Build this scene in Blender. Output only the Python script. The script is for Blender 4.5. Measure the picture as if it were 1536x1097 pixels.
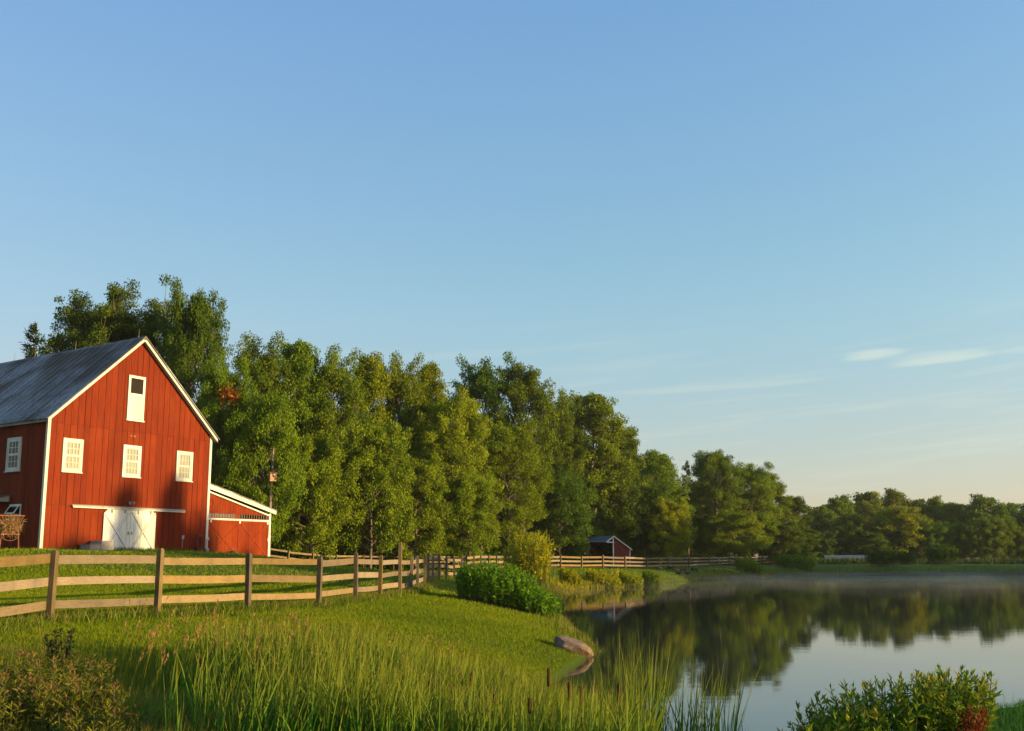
import bpy, math, random
import numpy as np
from mathutils import Vector, Matrix

for _o in list(bpy.data.objects):
    bpy.data.objects.remove(_o)
SC = bpy.context.scene
COL = SC.collection

# ------------------------------------------------------------------ camera, sky, sun, exposure
EYE = 2.2                                   # metres above the pond
PITCH = math.atan(0.15)
FPX = 1500 * math.cos(PITCH)                # focal length in photo pixels (photo is 1536 wide)
HOR = 838.0                                 # photo row of the horizon
PCY = HOR - FPX * 0.15
cam_d = bpy.data.cameras.new("camera")
cam = bpy.data.objects.new("camera", cam_d)
COL.objects.link(cam)
cam.location = (0, 0, EYE)
cam.rotation_euler = (math.pi / 2 + PITCH, 0, 0)
cam_d.sensor_width = 36
cam_d.lens = 36 * FPX / 1536
cam_d.shift_y = (PCY - 548.5) / 1536
cam_d.clip_end = 3000
SC.camera = cam

SUN_EL, SUN_AZ = math.radians(8), math.radians(108)      # azimuth clockwise from +Y
world = bpy.data.worlds.new("World")
SC.world = world
world.use_nodes = True
wn = world.node_tree
wn.nodes.clear()
w_out = wn.nodes.new("ShaderNodeOutputWorld")
w_bg = wn.nodes.new("ShaderNodeBackground")
w_sky = wn.nodes.new("ShaderNodeTexSky")
w_sky.sky_type = 'NISHITA'
w_sky.sun_disc = False
w_sky.sun_elevation = SUN_EL
w_sky.sun_rotation = SUN_AZ
w_sky.altitude = 100
w_sky.air_density = 1.4
w_sky.dust_density = 0.5
w_sky.ozone_density = 1.0
w_bg.inputs['Strength'].default_value = 0.097
w_sep = wn.nodes.new("ShaderNodeSeparateColor")
w_com = wn.nodes.new("ShaderNodeCombineColor")
wn.links.new(w_sky.outputs[0], w_sep.inputs[0])
for _i, (_g, _t) in enumerate(((0.82, 1.0), (0.50, 1.70), (0.47, 2.52))):     # tone of the whole sky, channel by channel
    _p = wn.nodes.new("ShaderNodeMath")
    _p.operation = 'POWER'
    _p.inputs[1].default_value = _g
    _m = wn.nodes.new("ShaderNodeMath")
    _m.operation = 'MULTIPLY'
    _m.inputs[1].default_value = _t
    wn.links.new(w_sep.outputs[_i], _p.inputs[0])
    wn.links.new(_p.outputs[0], _m.inputs[0])
    wn.links.new(_m.outputs[0], w_com.inputs[_i])


def _wm(op, a, b=None, c=None):
    n = wn.nodes.new("ShaderNodeMath")
    n.operation = op
    for i, v in enumerate((a, b, c)):
        if v is not None:
            if hasattr(v, 'is_output'):
                wn.links.new(v, n.inputs[i])
            else:
                n.inputs[i].default_value = v
    return n.outputs[0]


w_tc = wn.nodes.new("ShaderNodeTexCoord")
w_xyz = wn.nodes.new("ShaderNodeSeparateXYZ")
wn.links.new(w_tc.outputs['Generated'], w_xyz.inputs[0])
w_az = _wm('ARCTAN2', w_xyz.outputs[0], w_xyz.outputs[1])
w_el = _wm('ARCSINE', w_xyz.outputs[2])
w_v = wn.nodes.new("ShaderNodeCombineXYZ")
wn.links.new(_wm('MULTIPLY', w_az, 5.0), w_v.inputs[0])
wn.links.new(_wm('MULTIPLY_ADD', w_el, 75.0, _wm('MULTIPLY', w_az, -6.0)), w_v.inputs[1])
w_n = wn.nodes.new("ShaderNodeTexNoise")
w_n.inputs['Scale'].default_value = 1.0
w_n.inputs['Detail'].default_value = 5
wn.links.new(w_v.outputs[0], w_n.inputs['Vector'])
# thin streaks low over the whole horizon
w_band = _wm('MULTIPLY', _wm('SMOOTH_MIN', 1.0, _wm('MULTIPLY', _wm('MAXIMUM', _wm('SUBTRACT', w_el, 0.05), 0.0), 20.0), 0.2), _wm('MAXIMUM', _wm('MULTIPLY_ADD', w_el, -8.0, 2.0), 0.0))
w_str = _wm('MULTIPLY', _wm('MULTIPLY', _wm('MAXIMUM', _wm('SUBTRACT', w_n.outputs['Fac'], 0.50), 0.0), 1.5), w_band)
# two small bright wisps
w_sum = w_str
for (a0, e0, ra, re_, am) in ((0.358, 0.1925, 0.030, 0.0062, .46), (0.410, 0.1855, 0.050, 0.0075, .44), (0.50, 0.187, 0.04, 0.004, .25), (0.20, 0.168, 0.16, 0.0035, .2)):
    da = _wm('DIVIDE', _wm('SUBTRACT', w_az, a0), ra)
    de = _wm('DIVIDE', _wm('SUBTRACT', _wm('SUBTRACT', w_el, e0), _wm('MULTIPLY', _wm('SUBTRACT', w_az, a0), 0.03)), re_)
    rr = _wm('SUBTRACT', 1.15, _wm('ADD', _wm('MULTIPLY', da, da), _wm('MULTIPLY', de, de)))
    bl = _wm('MULTIPLY', _wm('MINIMUM', _wm('MAXIMUM', _wm('ADD', _wm('MULTIPLY', rr, .8), _wm('MULTIPLY', _wm('SUBTRACT', w_n.outputs['Fac'], .52), 3.6)), 0.0), 1.0), am)
    w_sum = _wm('MAXIMUM', w_sum, bl)
w_mix = wn.nodes.new("ShaderNodeMix")
w_mix.data_type = 'RGBA'
wn.links.new(_wm('MINIMUM', w_sum, 0.7), w_mix.inputs['Factor'])
_ra = [q for q in w_mix.inputs if q.type == 'RGBA']
wn.links.new(w_com.outputs[0], _ra[0])
_ra[1].default_value = (3.75, 3.95, 3.75, 1)
w_rmp = wn.nodes.new("ShaderNodeValToRGB")
_e = w_rmp.color_ramp.elements
_e.new(0.5)
for _k, (_p, _c) in enumerate(((0.0, (.505, .495, .435)), (0.42, (.53, .565, .505)), (1.0, (.505, .50, .56)))):
    _e[_k].position = _p
    _e[_k].color = (*_c, 1)
wn.links.new(_wm('MULTIPLY', w_el, 1.75), w_rmp.inputs[0])
w_grade = wn.nodes.new("ShaderNodeVectorMath")
w_grade.operation = 'MULTIPLY'
wn.links.new([q for q in w_mix.outputs if q.type == 'RGBA'][0], w_grade.inputs[0])
w_dbl = wn.nodes.new("ShaderNodeVectorMath")
w_dbl.operation = 'SCALE'
w_dbl.inputs['Scale'].default_value = 2.0
wn.links.new(w_rmp.outputs[0], w_dbl.inputs[0])
wn.links.new(w_dbl.outputs[0], w_grade.inputs[1])
# the whole dome is a little brighter and warmer towards the sun, dimmer away from it
w_dot = _wm('ADD', _wm('MULTIPLY', w_xyz.outputs[0], math.sin(SUN_AZ)), _wm('MULTIPLY', w_xyz.outputs[1], math.cos(SUN_AZ)))
w_glow = wn.nodes.new("ShaderNodeCombineXYZ")
for _i, _k in enumerate((0.26, 0.20, 0.12)):
    wn.links.new(_wm('MULTIPLY_ADD', w_dot, _k, 1 + 0.28 * _k), w_glow.inputs[_i])
w_fin = wn.nodes.new("ShaderNodeVectorMath")
w_fin.operation = 'MULTIPLY'
wn.links.new(w_grade.outputs[0], w_fin.inputs[0])
wn.links.new(w_glow.outputs[0], w_fin.inputs[1])
wn.links.new(w_fin.outputs[0], w_bg.inputs['Color'])
wn.links.new(w_bg.outputs[0], w_out.inputs[0])

sun_d = bpy.data.lights.new("sun", 'SUN')
sun = bpy.data.objects.new("sun", sun_d)
COL.objects.link(sun)
sun_d.energy = 5.0
sun_d.angle = math.radians(0.55)
sun_d.color = (1.0, 0.72, 0.34)
_sd = Vector((math.sin(SUN_AZ) * math.cos(SUN_EL), math.cos(SUN_AZ) * math.cos(SUN_EL), math.sin(SUN_EL)))
sun.rotation_euler = _sd.to_track_quat('Z', 'Y').to_euler()
sun.location = _sd * 200

SC.view_settings.view_transform = 'Standard'
SC.view_settings.look = 'None'
SC.view_settings.gamma = 1
SC.view_settings.use_curve_mapping = False
SC.view_settings.exposure = 0.95
SC.render.engine = 'CYCLES'
SC.cycles.use_denoising = True
SC.cycles.max_bounces = 8
SC.cycles.diffuse_bounces = 3
SC.cycles.glossy_bounces = 3
SC.cycles.transmission_bounces = 4
SC.cycles.transparent_max_bounces = 12
SC.cycles.volume_bounces = 0
SC.cycles.sample_clamp_indirect = 4

rng = np.random.default_rng(7)
random.seed(7)


def at(px, py, Y):
    """the point of the place at distance Y that the photograph shows at pixel (px, py)"""
    r, u = (px - 768) / FPX, (PCY - py) / FPX
    c, s = math.cos(PITCH), math.sin(PITCH)
    k = Y / (c - u * s)
    return Vector((r * k, Y, EYE + (s + u * c) * k))


# ------------------------------------------------------------------ node helpers and materials
def new_mat(name):
    m = bpy.data.materials.new(name)
    m.use_nodes = True
    nt = m.node_tree
    nt.nodes.clear()
    out = nt.nodes.new("ShaderNodeOutputMaterial")
    return m, nt, out


def N(nt, typ, **kw):
    n = nt.nodes.new(typ)
    for k, v in kw.items():
        if k in n.inputs:
            n.inputs[k].default_value = v
        else:
            setattr(n, k, v)
    return n


def noise(nt, vec, scale, detail=4, rough=0.55):
    n = nt.nodes.new("ShaderNodeTexNoise")
    n.inputs['Scale'].default_value = scale
    n.inputs['Detail'].default_value = detail
    n.inputs['Roughness'].default_value = rough
    if vec is not None:
        nt.links.new(vec, n.inputs['Vector'])
    return n.outputs['Fac']


def mapping(nt, vec, scale=(1, 1, 1), rot=(0, 0, 0)):
    n = nt.nodes.new("ShaderNodeMapping")
    n.inputs['Scale'].default_value = scale
    n.inputs['Rotation'].default_value = rot
    nt.links.new(vec, n.inputs['Vector'])
    return n.outputs[0]


def ramp(nt, fac, stops):
    n = nt.nodes.new("ShaderNodeValToRGB")
    e = n.color_ramp.elements
    while len(e) < len(stops):
        e.new(0.5)
    for i, (p, c) in enumerate(stops):
        e[i].position = p
        e[i].color = c if len(c) == 4 else (*c, 1)
    nt.links.new(fac, n.inputs[0])
    return n.outputs[0]


def mixc(nt, fac, a, b, mode='MIX'):
    n = nt.nodes.new("ShaderNodeMix")
    n.data_type = 'RGBA'
    n.blend_type = mode
    for sock, v in ((n.inputs['Factor'], fac), (n.inputs['A'], a), (n.inputs['B'], b)):
        pass
    ia = [s for s in n.inputs if s.type == 'RGBA']
    f = [s for s in n.inputs if s.name == 'Factor' and s.type == 'VALUE'][0]
    for sock, v in ((f, fac), (ia[0], a), (ia[1], b)):
        if hasattr(v, 'is_output'):
            nt.links.new(v, sock)
        elif isinstance(v, (tuple, list)):
            sock.default_value = v if len(v) == 4 else (*v, 1)
        else:
            sock.default_value = v
    return [s for s in n.outputs if s.type == 'RGBA'][0]


def math_(nt, op, a, b=None, c=None, clamp=False):
    n = nt.nodes.new("ShaderNodeMath")
    n.operation = op
    n.use_clamp = clamp
    for i, v in enumerate((a, b, c)):
        if v is None:
            continue
        if hasattr(v, 'is_output'):
            nt.links.new(v, n.inputs[i])
        else:
            n.inputs[i].default_value = v
    return n.outputs[0]


def bsdf(nt, out, color, rough=0.7, spec=0.3, bump=None, bump_d=0.01, bump_s=0.5, metal=0.0):
    p = nt.nodes.new("ShaderNodeBsdfPrincipled")
    p.inputs['Roughness'].default_value = rough if not hasattr(rough, 'is_output') else 0.5
    if hasattr(rough, 'is_output'):
        nt.links.new(rough, p.inputs['Roughness'])
    p.inputs['Specular IOR Level'].default_value = spec
    p.inputs['Metallic'].default_value = metal
    if hasattr(color, 'is_output'):
        nt.links.new(color, p.inputs['Base Color'])
    else:
        p.inputs['Base Color'].default_value = (*color, 1)
    if bump is not None:
        b = nt.nodes.new("ShaderNodeBump")
        b.inputs['Distance'].default_value = bump_d
        b.inputs['Strength'].default_value = bump_s
        nt.links.new(bump, b.inputs['Height'])
        nt.links.new(b.outputs[0], p.inputs['Normal'])
    if out is not None:
        nt.links.new(p.outputs[0], out.inputs['Surface'])
    return p


def obj_coord(nt):
    return nt.nodes.new("ShaderNodeTexCoord").outputs['Object']


def world_pos(nt):
    return nt.nodes.new("ShaderNodeNewGeometry").outputs['Position']


def obj_rand(nt):
    return nt.nodes.new("ShaderNodeObjectInfo").outputs['Random']


def paint_mat(name, col, dark, worn, stretch=(6, 6, 0.6), rough=0.75, worn_at=0.68):
    """painted or weathered boards: grain along z, per-board tone, flaking"""
    m, nt, out = new_mat(name)
    v = mapping(nt, obj_coord(nt), stretch)
    n1 = noise(nt, v, 3.0, 6)
    n2 = noise(nt, obj_coord(nt), 1.1, 3)
    n3 = noise(nt, mapping(nt, obj_coord(nt), (14, 14, 2.2)), 2.2, 8, 0.7)
    c = ramp(nt, n1, [(0.3, dark), (0.65, col)])
    c = mixc(nt, math_(nt, 'MULTIPLY', ramp(nt, n2, [(0.35, (0, 0, 0)), (0.7, (1, 1, 1))]), 0.35), c, dark)
    n4 = noise(nt, mapping(nt, obj_coord(nt), (3.5, 3.5, 0.22)), 2.0, 5, .6)
    c = mixc(nt, math_(nt, 'MULTIPLY', ramp(nt, n4, [(0.50, (0, 0, 0)), (0.66, (1, 1, 1))]), 0.45), c, tuple(x * .6 for x in dark))
    c = mixc(nt, math_(nt, 'MULTIPLY', ramp(nt, n3, [(worn_at, (0, 0, 0)), (worn_at + 0.08, (1, 1, 1))]), 0.6), c, worn)
    n5 = noise(nt, mapping(nt, obj_coord(nt), (.8, .8, .45)), 1.0, 6, .7)
    c = mixc(nt, math_(nt, 'MULTIPLY', ramp(nt, n5, [(0.48, (0, 0, 0)), (0.7, (1, 1, 1))]), 0.4), c, (min(1, col[0] * 1.25), min(1, col[1] * 1.6 + .004), min(1, col[2] * 1.5 + .003)))
    hs = nt.nodes.new("ShaderNodeHueSaturation")
    nt.links.new(c, hs.inputs['Color'])
    nt.links.new(math_(nt, 'MULTIPLY_ADD', obj_rand(nt), 0.24, 0.88), hs.inputs['Value'])
    bsdf(nt, out, hs.outputs[0], rough, 0.12, n3, 0.004, 0.5)
    return m


RED = paint_mat("red_barn_paint", (0.1823, 0.0223, 0.0018), (0.1283, 0.0153, 0.0014), (0.1013, 0.0129, 0.0022))
DOOR_RED = paint_mat("red_door_paint", (0.2025, 0.0265, 0.0018), (0.162, 0.02, 0.0014), (0.135, 0.0176, 0.0043), worn_at=0.75)
MAROON = paint_mat("maroon_paint", (0.16, 0.03, 0.022), (0.11, 0.022, 0.016), (0.09, 0.02, 0.015))
WHITE = paint_mat("white_paint", (0.624, 0.616, 0.5184), (0.528, 0.512, 0.4176), (0.4, 0.376, 0.288), worn_at=0.72)
DOOR_WHITE = paint_mat("white_door_paint", (0.814, 0.84, 0.6732), (0.66, 0.6832, 0.5423), (0.44, 0.4256, 0.3086), worn_at=0.66)
BROWNED = paint_mat("dirty_white_edge", (0.42, 0.39, 0.32), (0.3, 0.28, 0.22), (0.22, 0.2, 0.15))
GREYWOOD = paint_mat("grey_wood", (0.26, 0.23, 0.19), (0.16, 0.14, 0.11), (0.1, 0.09, 0.07))
BACKING = paint_mat("dark_red_backing", (0.10, 0.014, 0.006), (0.06, 0.01, 0.005), (0.05, 0.01, 0.006))


def wood_mat(name, a, b, c, axis_scale):
    m, nt, out = new_mat(name)
    tc = nt.nodes.new("ShaderNodeTexCoord").outputs['Generated']
    v0 = world_pos(nt)
    n1 = noise(nt, mapping(nt, v0, axis_scale), 4.0, 8, 0.65)
    n2 = noise(nt, v0, 2.3, 4)
    n3 = noise(nt, v0, 26.0, 3)
    col = ramp(nt, n1, [(0.25, c), (0.5, b), (0.75, a)])
    col = mixc(nt, ramp(nt, n2, [(0.45, (0, 0, 0)), (0.75, (.7, .7, .7))]), col, c)
    col = mixc(nt, ramp(nt, n3, [(0.62, (0, 0, 0)), (0.72, (.55, .55, .55))]), col, (c[0] * .5, c[1] * .5, c[2] * .5))
    hs = nt.nodes.new("ShaderNodeHueSaturation")
    nt.links.new(col, hs.inputs['Color'])
    nt.links.new(math_(nt, 'MULTIPLY_ADD', obj_rand(nt), 0.5, 0.72), hs.inputs['Value'])
    nt.links.new(math_(nt, 'MULTIPLY_ADD', math_(nt, 'FRACT', math_(nt, 'MULTIPLY', obj_rand(nt), 5.7)), 0.55, 0.6), hs.inputs['Saturation'])
    bsdf(nt, out, hs.outputs[0], 0.85, 0.15, n1, 0.006, 0.7)
    return m


RAIL = wood_mat("weathered_rail_wood", (0.2621, 0.1903, 0.0904), (0.2122, 0.149, 0.0678), (0.1248, 0.0888, 0.0427), (1.5, 1.5, 22))
POST = wood_mat("weathered_post_wood", (0.192, 0.1404, 0.06), (0.136, 0.0975, 0.042), (0.072, 0.0546, 0.027), (16, 16, 1.2))
SUNLIT_BARK = wood_mat("sunlit_bark", (0.34, 0.25, 0.15), (0.24, 0.17, 0.10), (0.12, 0.085, 0.055), (9, 9, 1.0))  # lighter copy of the bark, sunlight on the trunk is in the colour
BARK = wood_mat("bark", (0.25, 0.1875, 0.125), (0.1625, 0.1187, 0.0813), (0.075, 0.0562, 0.04), (9, 9, 1.0))


def simple_mat(name, col, rough=0.7, spec=0.3, var=0.35, sc=8.0, metal=0.0):
    m, nt, out = new_mat(name)
    n = noise(nt, obj_coord(nt), sc, 6)
    d = tuple(x * (1 - var) for x in col)
    bsdf(nt, out, ramp(nt, n, [(0.3, d), (0.7, col)]), rough, spec, n, 0.004, 0.4, metal)
    return m


CONCRETE = simple_mat("concrete", (0.36, 0.33, 0.28), 0.9, 0.2)
IRON = simple_mat("rusty_iron", (0.30, 0.11, 0.05), 0.7, 0.3, 0.5, 20)
DARKMETAL = simple_mat("dark_metal", (0.05, 0.05, 0.05), 0.5, 0.5)
GREYMETAL = simple_mat("grey_metal", (0.36, 0.37, 0.37), 0.45, 0.5)
SLATE = simple_mat("blue_grey_roofing", (0.11, 0.15, 0.19), 0.6, 0.3, 0.25, 2.0)
CURTAIN = simple_mat("curtain", (0.47, 0.46, 0.38), 0.9, 0.1, 0.15, 3.0)
INNER_SHADE = simple_mat("painted_inner_shade", (0.03, 0.022, 0.016), 0.9, 0.1)  # near-black colour that paints the shade inside openings
HAYM = simple_mat("hay", (0.42, 0.28, 0.11), 0.9, 0.1, 0.5, 30)
RUBBER = simple_mat("hose_rubber", (0.10, 0.045, 0.03), 0.6, 0.3)
BOXWOOD = simple_mat("nest_box_wood", (0.48, 0.3, 0.16), 0.8, 0.2)


def roof_mat():
    m, nt, out = new_mat("weathered_metal_roof")
    v = obj_coord(nt)                      # x = down the slope, y = along the roof
    n1 = noise(nt, mapping(nt, world_pos(nt), (0.35, 0.35, 0.35)), 1.0, 5, 0.6)
    n2 = noise(nt, mapping(nt, v, (0.5, 9, 1)), 2.5, 6, 0.65)
    n3 = noise(nt, world_pos(nt), 7.0, 6, 0.7)
    c = ramp(nt, n2, [(0.3, (0.13, 0.135, 0.14)), (0.62, (0.32, 0.34, 0.36))])
    c = mixc(nt, ramp(nt, n1, [(0.40, (0, 0, 0)), (0.58, (.92, .92, .92))]), c, (0.075, 0.06, 0.045))
    c = mixc(nt, ramp(nt, n3, [(0.46, (0, 0, 0)), (0.66, (.7, .7, .7))]), c, (0.12, 0.085, 0.055))
    hs = nt.nodes.new("ShaderNodeHueSaturation")
    nt.links.new(c, hs.inputs['Color'])
    nt.links.new(math_(nt, 'MULTIPLY_ADD', obj_rand(nt), 0.45, 0.75), hs.inputs['Value'])
    bsdf(nt, out, hs.outputs[0], 0.75, 0.18, n3, 0.004, 0.4, 0.0)
    return m


ROOF = roof_mat()


def glass_mat():
    m, nt, out = new_mat("window_glass")
    f = N(nt, "ShaderNodeFresnel", IOR=1.5)
    t = N(nt, "ShaderNodeBsdfTransparent", Color=(0.9, 0.92, 0.9, 1))
    g = N(nt, "ShaderNodeBsdfGlossy", Roughness=0.04)
    mx = nt.nodes.new("ShaderNodeMixShader")
    nt.links.new(f.outputs[0], mx.inputs[0])
    nt.links.new(t.outputs[0], mx.inputs[1])
    nt.links.new(g.outputs[0], mx.inputs[2])
    nt.links.new(mx.outputs[0], out.inputs['Surface'])
    return m


GLASS = glass_mat()


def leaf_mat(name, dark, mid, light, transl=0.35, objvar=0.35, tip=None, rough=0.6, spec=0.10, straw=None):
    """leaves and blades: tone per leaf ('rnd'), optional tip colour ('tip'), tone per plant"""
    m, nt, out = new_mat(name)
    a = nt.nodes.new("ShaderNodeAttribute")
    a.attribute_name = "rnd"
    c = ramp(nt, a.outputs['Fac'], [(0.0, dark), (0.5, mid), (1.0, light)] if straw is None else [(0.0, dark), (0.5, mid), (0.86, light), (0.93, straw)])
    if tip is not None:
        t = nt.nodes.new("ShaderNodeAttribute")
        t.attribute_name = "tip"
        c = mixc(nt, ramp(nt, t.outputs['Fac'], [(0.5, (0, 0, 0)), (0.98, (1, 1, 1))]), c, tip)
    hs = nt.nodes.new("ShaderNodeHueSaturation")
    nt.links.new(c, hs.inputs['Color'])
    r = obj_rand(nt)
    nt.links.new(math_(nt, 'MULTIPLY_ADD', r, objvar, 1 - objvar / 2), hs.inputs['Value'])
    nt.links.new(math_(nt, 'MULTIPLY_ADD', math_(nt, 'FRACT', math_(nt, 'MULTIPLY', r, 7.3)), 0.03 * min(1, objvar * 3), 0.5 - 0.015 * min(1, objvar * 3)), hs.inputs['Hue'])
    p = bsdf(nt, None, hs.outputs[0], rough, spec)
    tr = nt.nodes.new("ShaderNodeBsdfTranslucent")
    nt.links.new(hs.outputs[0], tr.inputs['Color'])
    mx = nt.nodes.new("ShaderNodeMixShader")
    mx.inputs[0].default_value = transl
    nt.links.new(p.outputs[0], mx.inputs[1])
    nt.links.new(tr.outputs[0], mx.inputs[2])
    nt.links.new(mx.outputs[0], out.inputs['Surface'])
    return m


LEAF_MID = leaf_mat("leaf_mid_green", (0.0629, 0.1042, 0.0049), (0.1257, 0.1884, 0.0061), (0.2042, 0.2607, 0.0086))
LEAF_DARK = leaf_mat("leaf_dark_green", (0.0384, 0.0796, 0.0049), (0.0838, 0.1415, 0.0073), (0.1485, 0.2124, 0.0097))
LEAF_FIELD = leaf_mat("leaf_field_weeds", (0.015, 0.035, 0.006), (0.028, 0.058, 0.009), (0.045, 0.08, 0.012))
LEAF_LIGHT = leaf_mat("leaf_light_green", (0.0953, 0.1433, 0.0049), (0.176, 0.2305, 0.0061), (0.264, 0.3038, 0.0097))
LEAF_BROWN = leaf_mat("leaf_brownish_green", (0.0769, 0.1154, 0.0036), (0.1383, 0.1943, 0.0045), (0.205, 0.2611, 0.0072))
LEAF_GOLD = leaf_mat("leaf_golden", (0.1875, 0.2025, 0.004), (0.2812, 0.297, 0.005), (0.375, 0.3645, 0.008))
LEAF_ORANGE = leaf_mat("leaf_orange", (0.242, 0.09, 0.01), (0.352, 0.135, 0.012), (0.44, 0.195, 0.02))
LEAF_PINE = leaf_mat("needles_dark", (0.014, 0.032, 0.012), (0.026, 0.050, 0.016), (0.042, 0.07, 0.02), 0.15)
LEAF_BUSH = leaf_mat("leaf_rich_green", (0.0514, 0.1382, 0.0034), (0.1101, 0.2417, 0.0052), (0.1762, 0.3178, 0.0086), 0.3, 0.1)
LEAF_WILLOW = leaf_mat("leaf_willow_yellow", (0.2444, 0.2484, 0.0069), (0.3737, 0.3588, 0.0092), (0.4888, 0.4416, 0.0161), 0.3, 0.1)
LEAF_FRONT = leaf_mat("leaf_front_bush", (0.0826, 0.1581, 0.0075), (0.1576, 0.2444, 0.01), (0.255, 0.3162, 0.015), 0.3, 0.1, tip=(0.30, 0.26, 0.02))
LEAF_RED = leaf_mat("leaf_rust_red", (0.13, 0.025, 0.01), (0.19, 0.04, 0.015), (0.25, 0.07, 0.02), 0.3, 0.1)
LEAF_WEED = leaf_mat("leaf_weed", (0.0859, 0.1022, 0.009), (0.1548, 0.159, 0.012), (0.2234, 0.1988, 0.0179), 0.3, 0.15, tip=(0.21, 0.085, 0.05))
LEAF_DOCK = leaf_mat("leaf_dark_brown", (0.02, 0.016, 0.010), (0.032, 0.03, 0.014), (0.05, 0.05, 0.02), 0.2, 0.1)
BLADE_LAWN = leaf_mat("blade_lawn", (0.1014, 0.156, 0.0031), (0.1605, 0.2145, 0.0042), (0.2451, 0.26, 0.0052), 0.35, 0.0)
BLADE_ROUGH = leaf_mat("blade_rough_grass", (0.056, 0.1176, 0.0034), (0.1008, 0.168, 0.0045), (0.1624, 0.2072, 0.009), 0.35, 0.0, tip=(0.2, 0.16, 0.03), straw=(.27, .19, .07))
BLADE_REED = leaf_mat("blade_reed", (0.025, 0.0924, 0.008), (0.0562, 0.1749, 0.012), (0.1326, 0.2591, 0.014), 0.35, 0.0, tip=(0.22, 0.22, 0.02))
BLADE_LUSH = leaf_mat("blade_lush", (0.0324, 0.12, 0.0105), (0.063, 0.1875, 0.0168), (0.126, 0.27, 0.0262), 0.35, 0.0)
BLADE_GOLD = leaf_mat("blade_golden", (0.1875, 0.189, 0.005), (0.275, 0.2565, 0.007), (0.3625, 0.324, 0.012), 0.35, 0.0)
SEEDHEAD = leaf_mat("seed_head", (0.26, 0.15, 0.04), (0.36, 0.21, 0.06), (0.45, 0.28, 0.09), 0.3, 0.0)
CATTAIL_BROWN = simple_mat("cattail_head", (0.07, 0.03, 0.015), 0.95, 0.05, 0.4, 60)
STEM_GREEN = simple_mat("stem_green", (0.06, 0.085, 0.02), 0.7, 0.2, 0.3, 20)
FEATHER = simple_mat("grey_brown_feather", (0.055, 0.048, 0.042), 0.8, 0.15, 0.55, 9)


# ------------------------------------------------------------------ mesh helpers
def link(name, me, parent=None, mat=None):
    o = bpy.data.objects.new(name, me)
    COL.objects.link(o)
    if parent is not None:
        o.parent = parent
    if mat is not None and me is not None and not me.materials:
        me.materials.append(mat)
    return o


def tag(o, label=None, cat=None, group=None, kind=None):
    if label:
        o['label'] = label
    if cat:
        o['category'] = cat
    if group:
        o['group'] = group
    if kind:
        o['kind'] = kind
    return o


def thing(name, label, cat, loc=(0, 0, 0), rz=0.0, group=None):
    o = bpy.data.objects.new(name, None)
    o.empty_display_size = 0.3
    COL.objects.link(o)
    o.location = loc
    o.rotation_euler = (0, 0, rz)
    return tag(o, label, cat, group)


def arrays_mesh(name, V, tris=None, quads=None, attrs=None, smooth=False):
    me = bpy.data.meshes.new(name)
    V = np.asarray(V, dtype=np.float32)
    nt = 0 if tris is None else len(tris)
    nq = 0 if quads is None else len(quads)
    me.vertices.add(len(V))
    me.vertices.foreach_set('co', V.ravel())
    idx = []
    if nt:
        idx.append(np.asarray(tris, dtype=np.int32).ravel())
    if nq:
        idx.append(np.asarray(quads, dtype=np.int32).ravel())
    idx = np.concatenate(idx)
    me.loops.add(len(idx))
    me.loops.foreach_set('vertex_index', idx)
    me.polygons.add(nt + nq)
    starts = np.concatenate([np.arange(nt) * 3, nt * 3 + np.arange(nq) * 4]).astype(np.int32)
    me.polygons.foreach_set('loop_start', starts)
    if smooth:
        me.polygons.foreach_set('use_smooth', np.ones(nt + nq, dtype=bool))
    for k, a in (attrs or {}).items():
        at_ = me.attributes.new(k, 'FLOAT', 'POINT')
        at_.data.foreach_set('value', np.asarray(a, dtype=np.float32))
    me.update(calc_edges=True)
    return me


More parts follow.
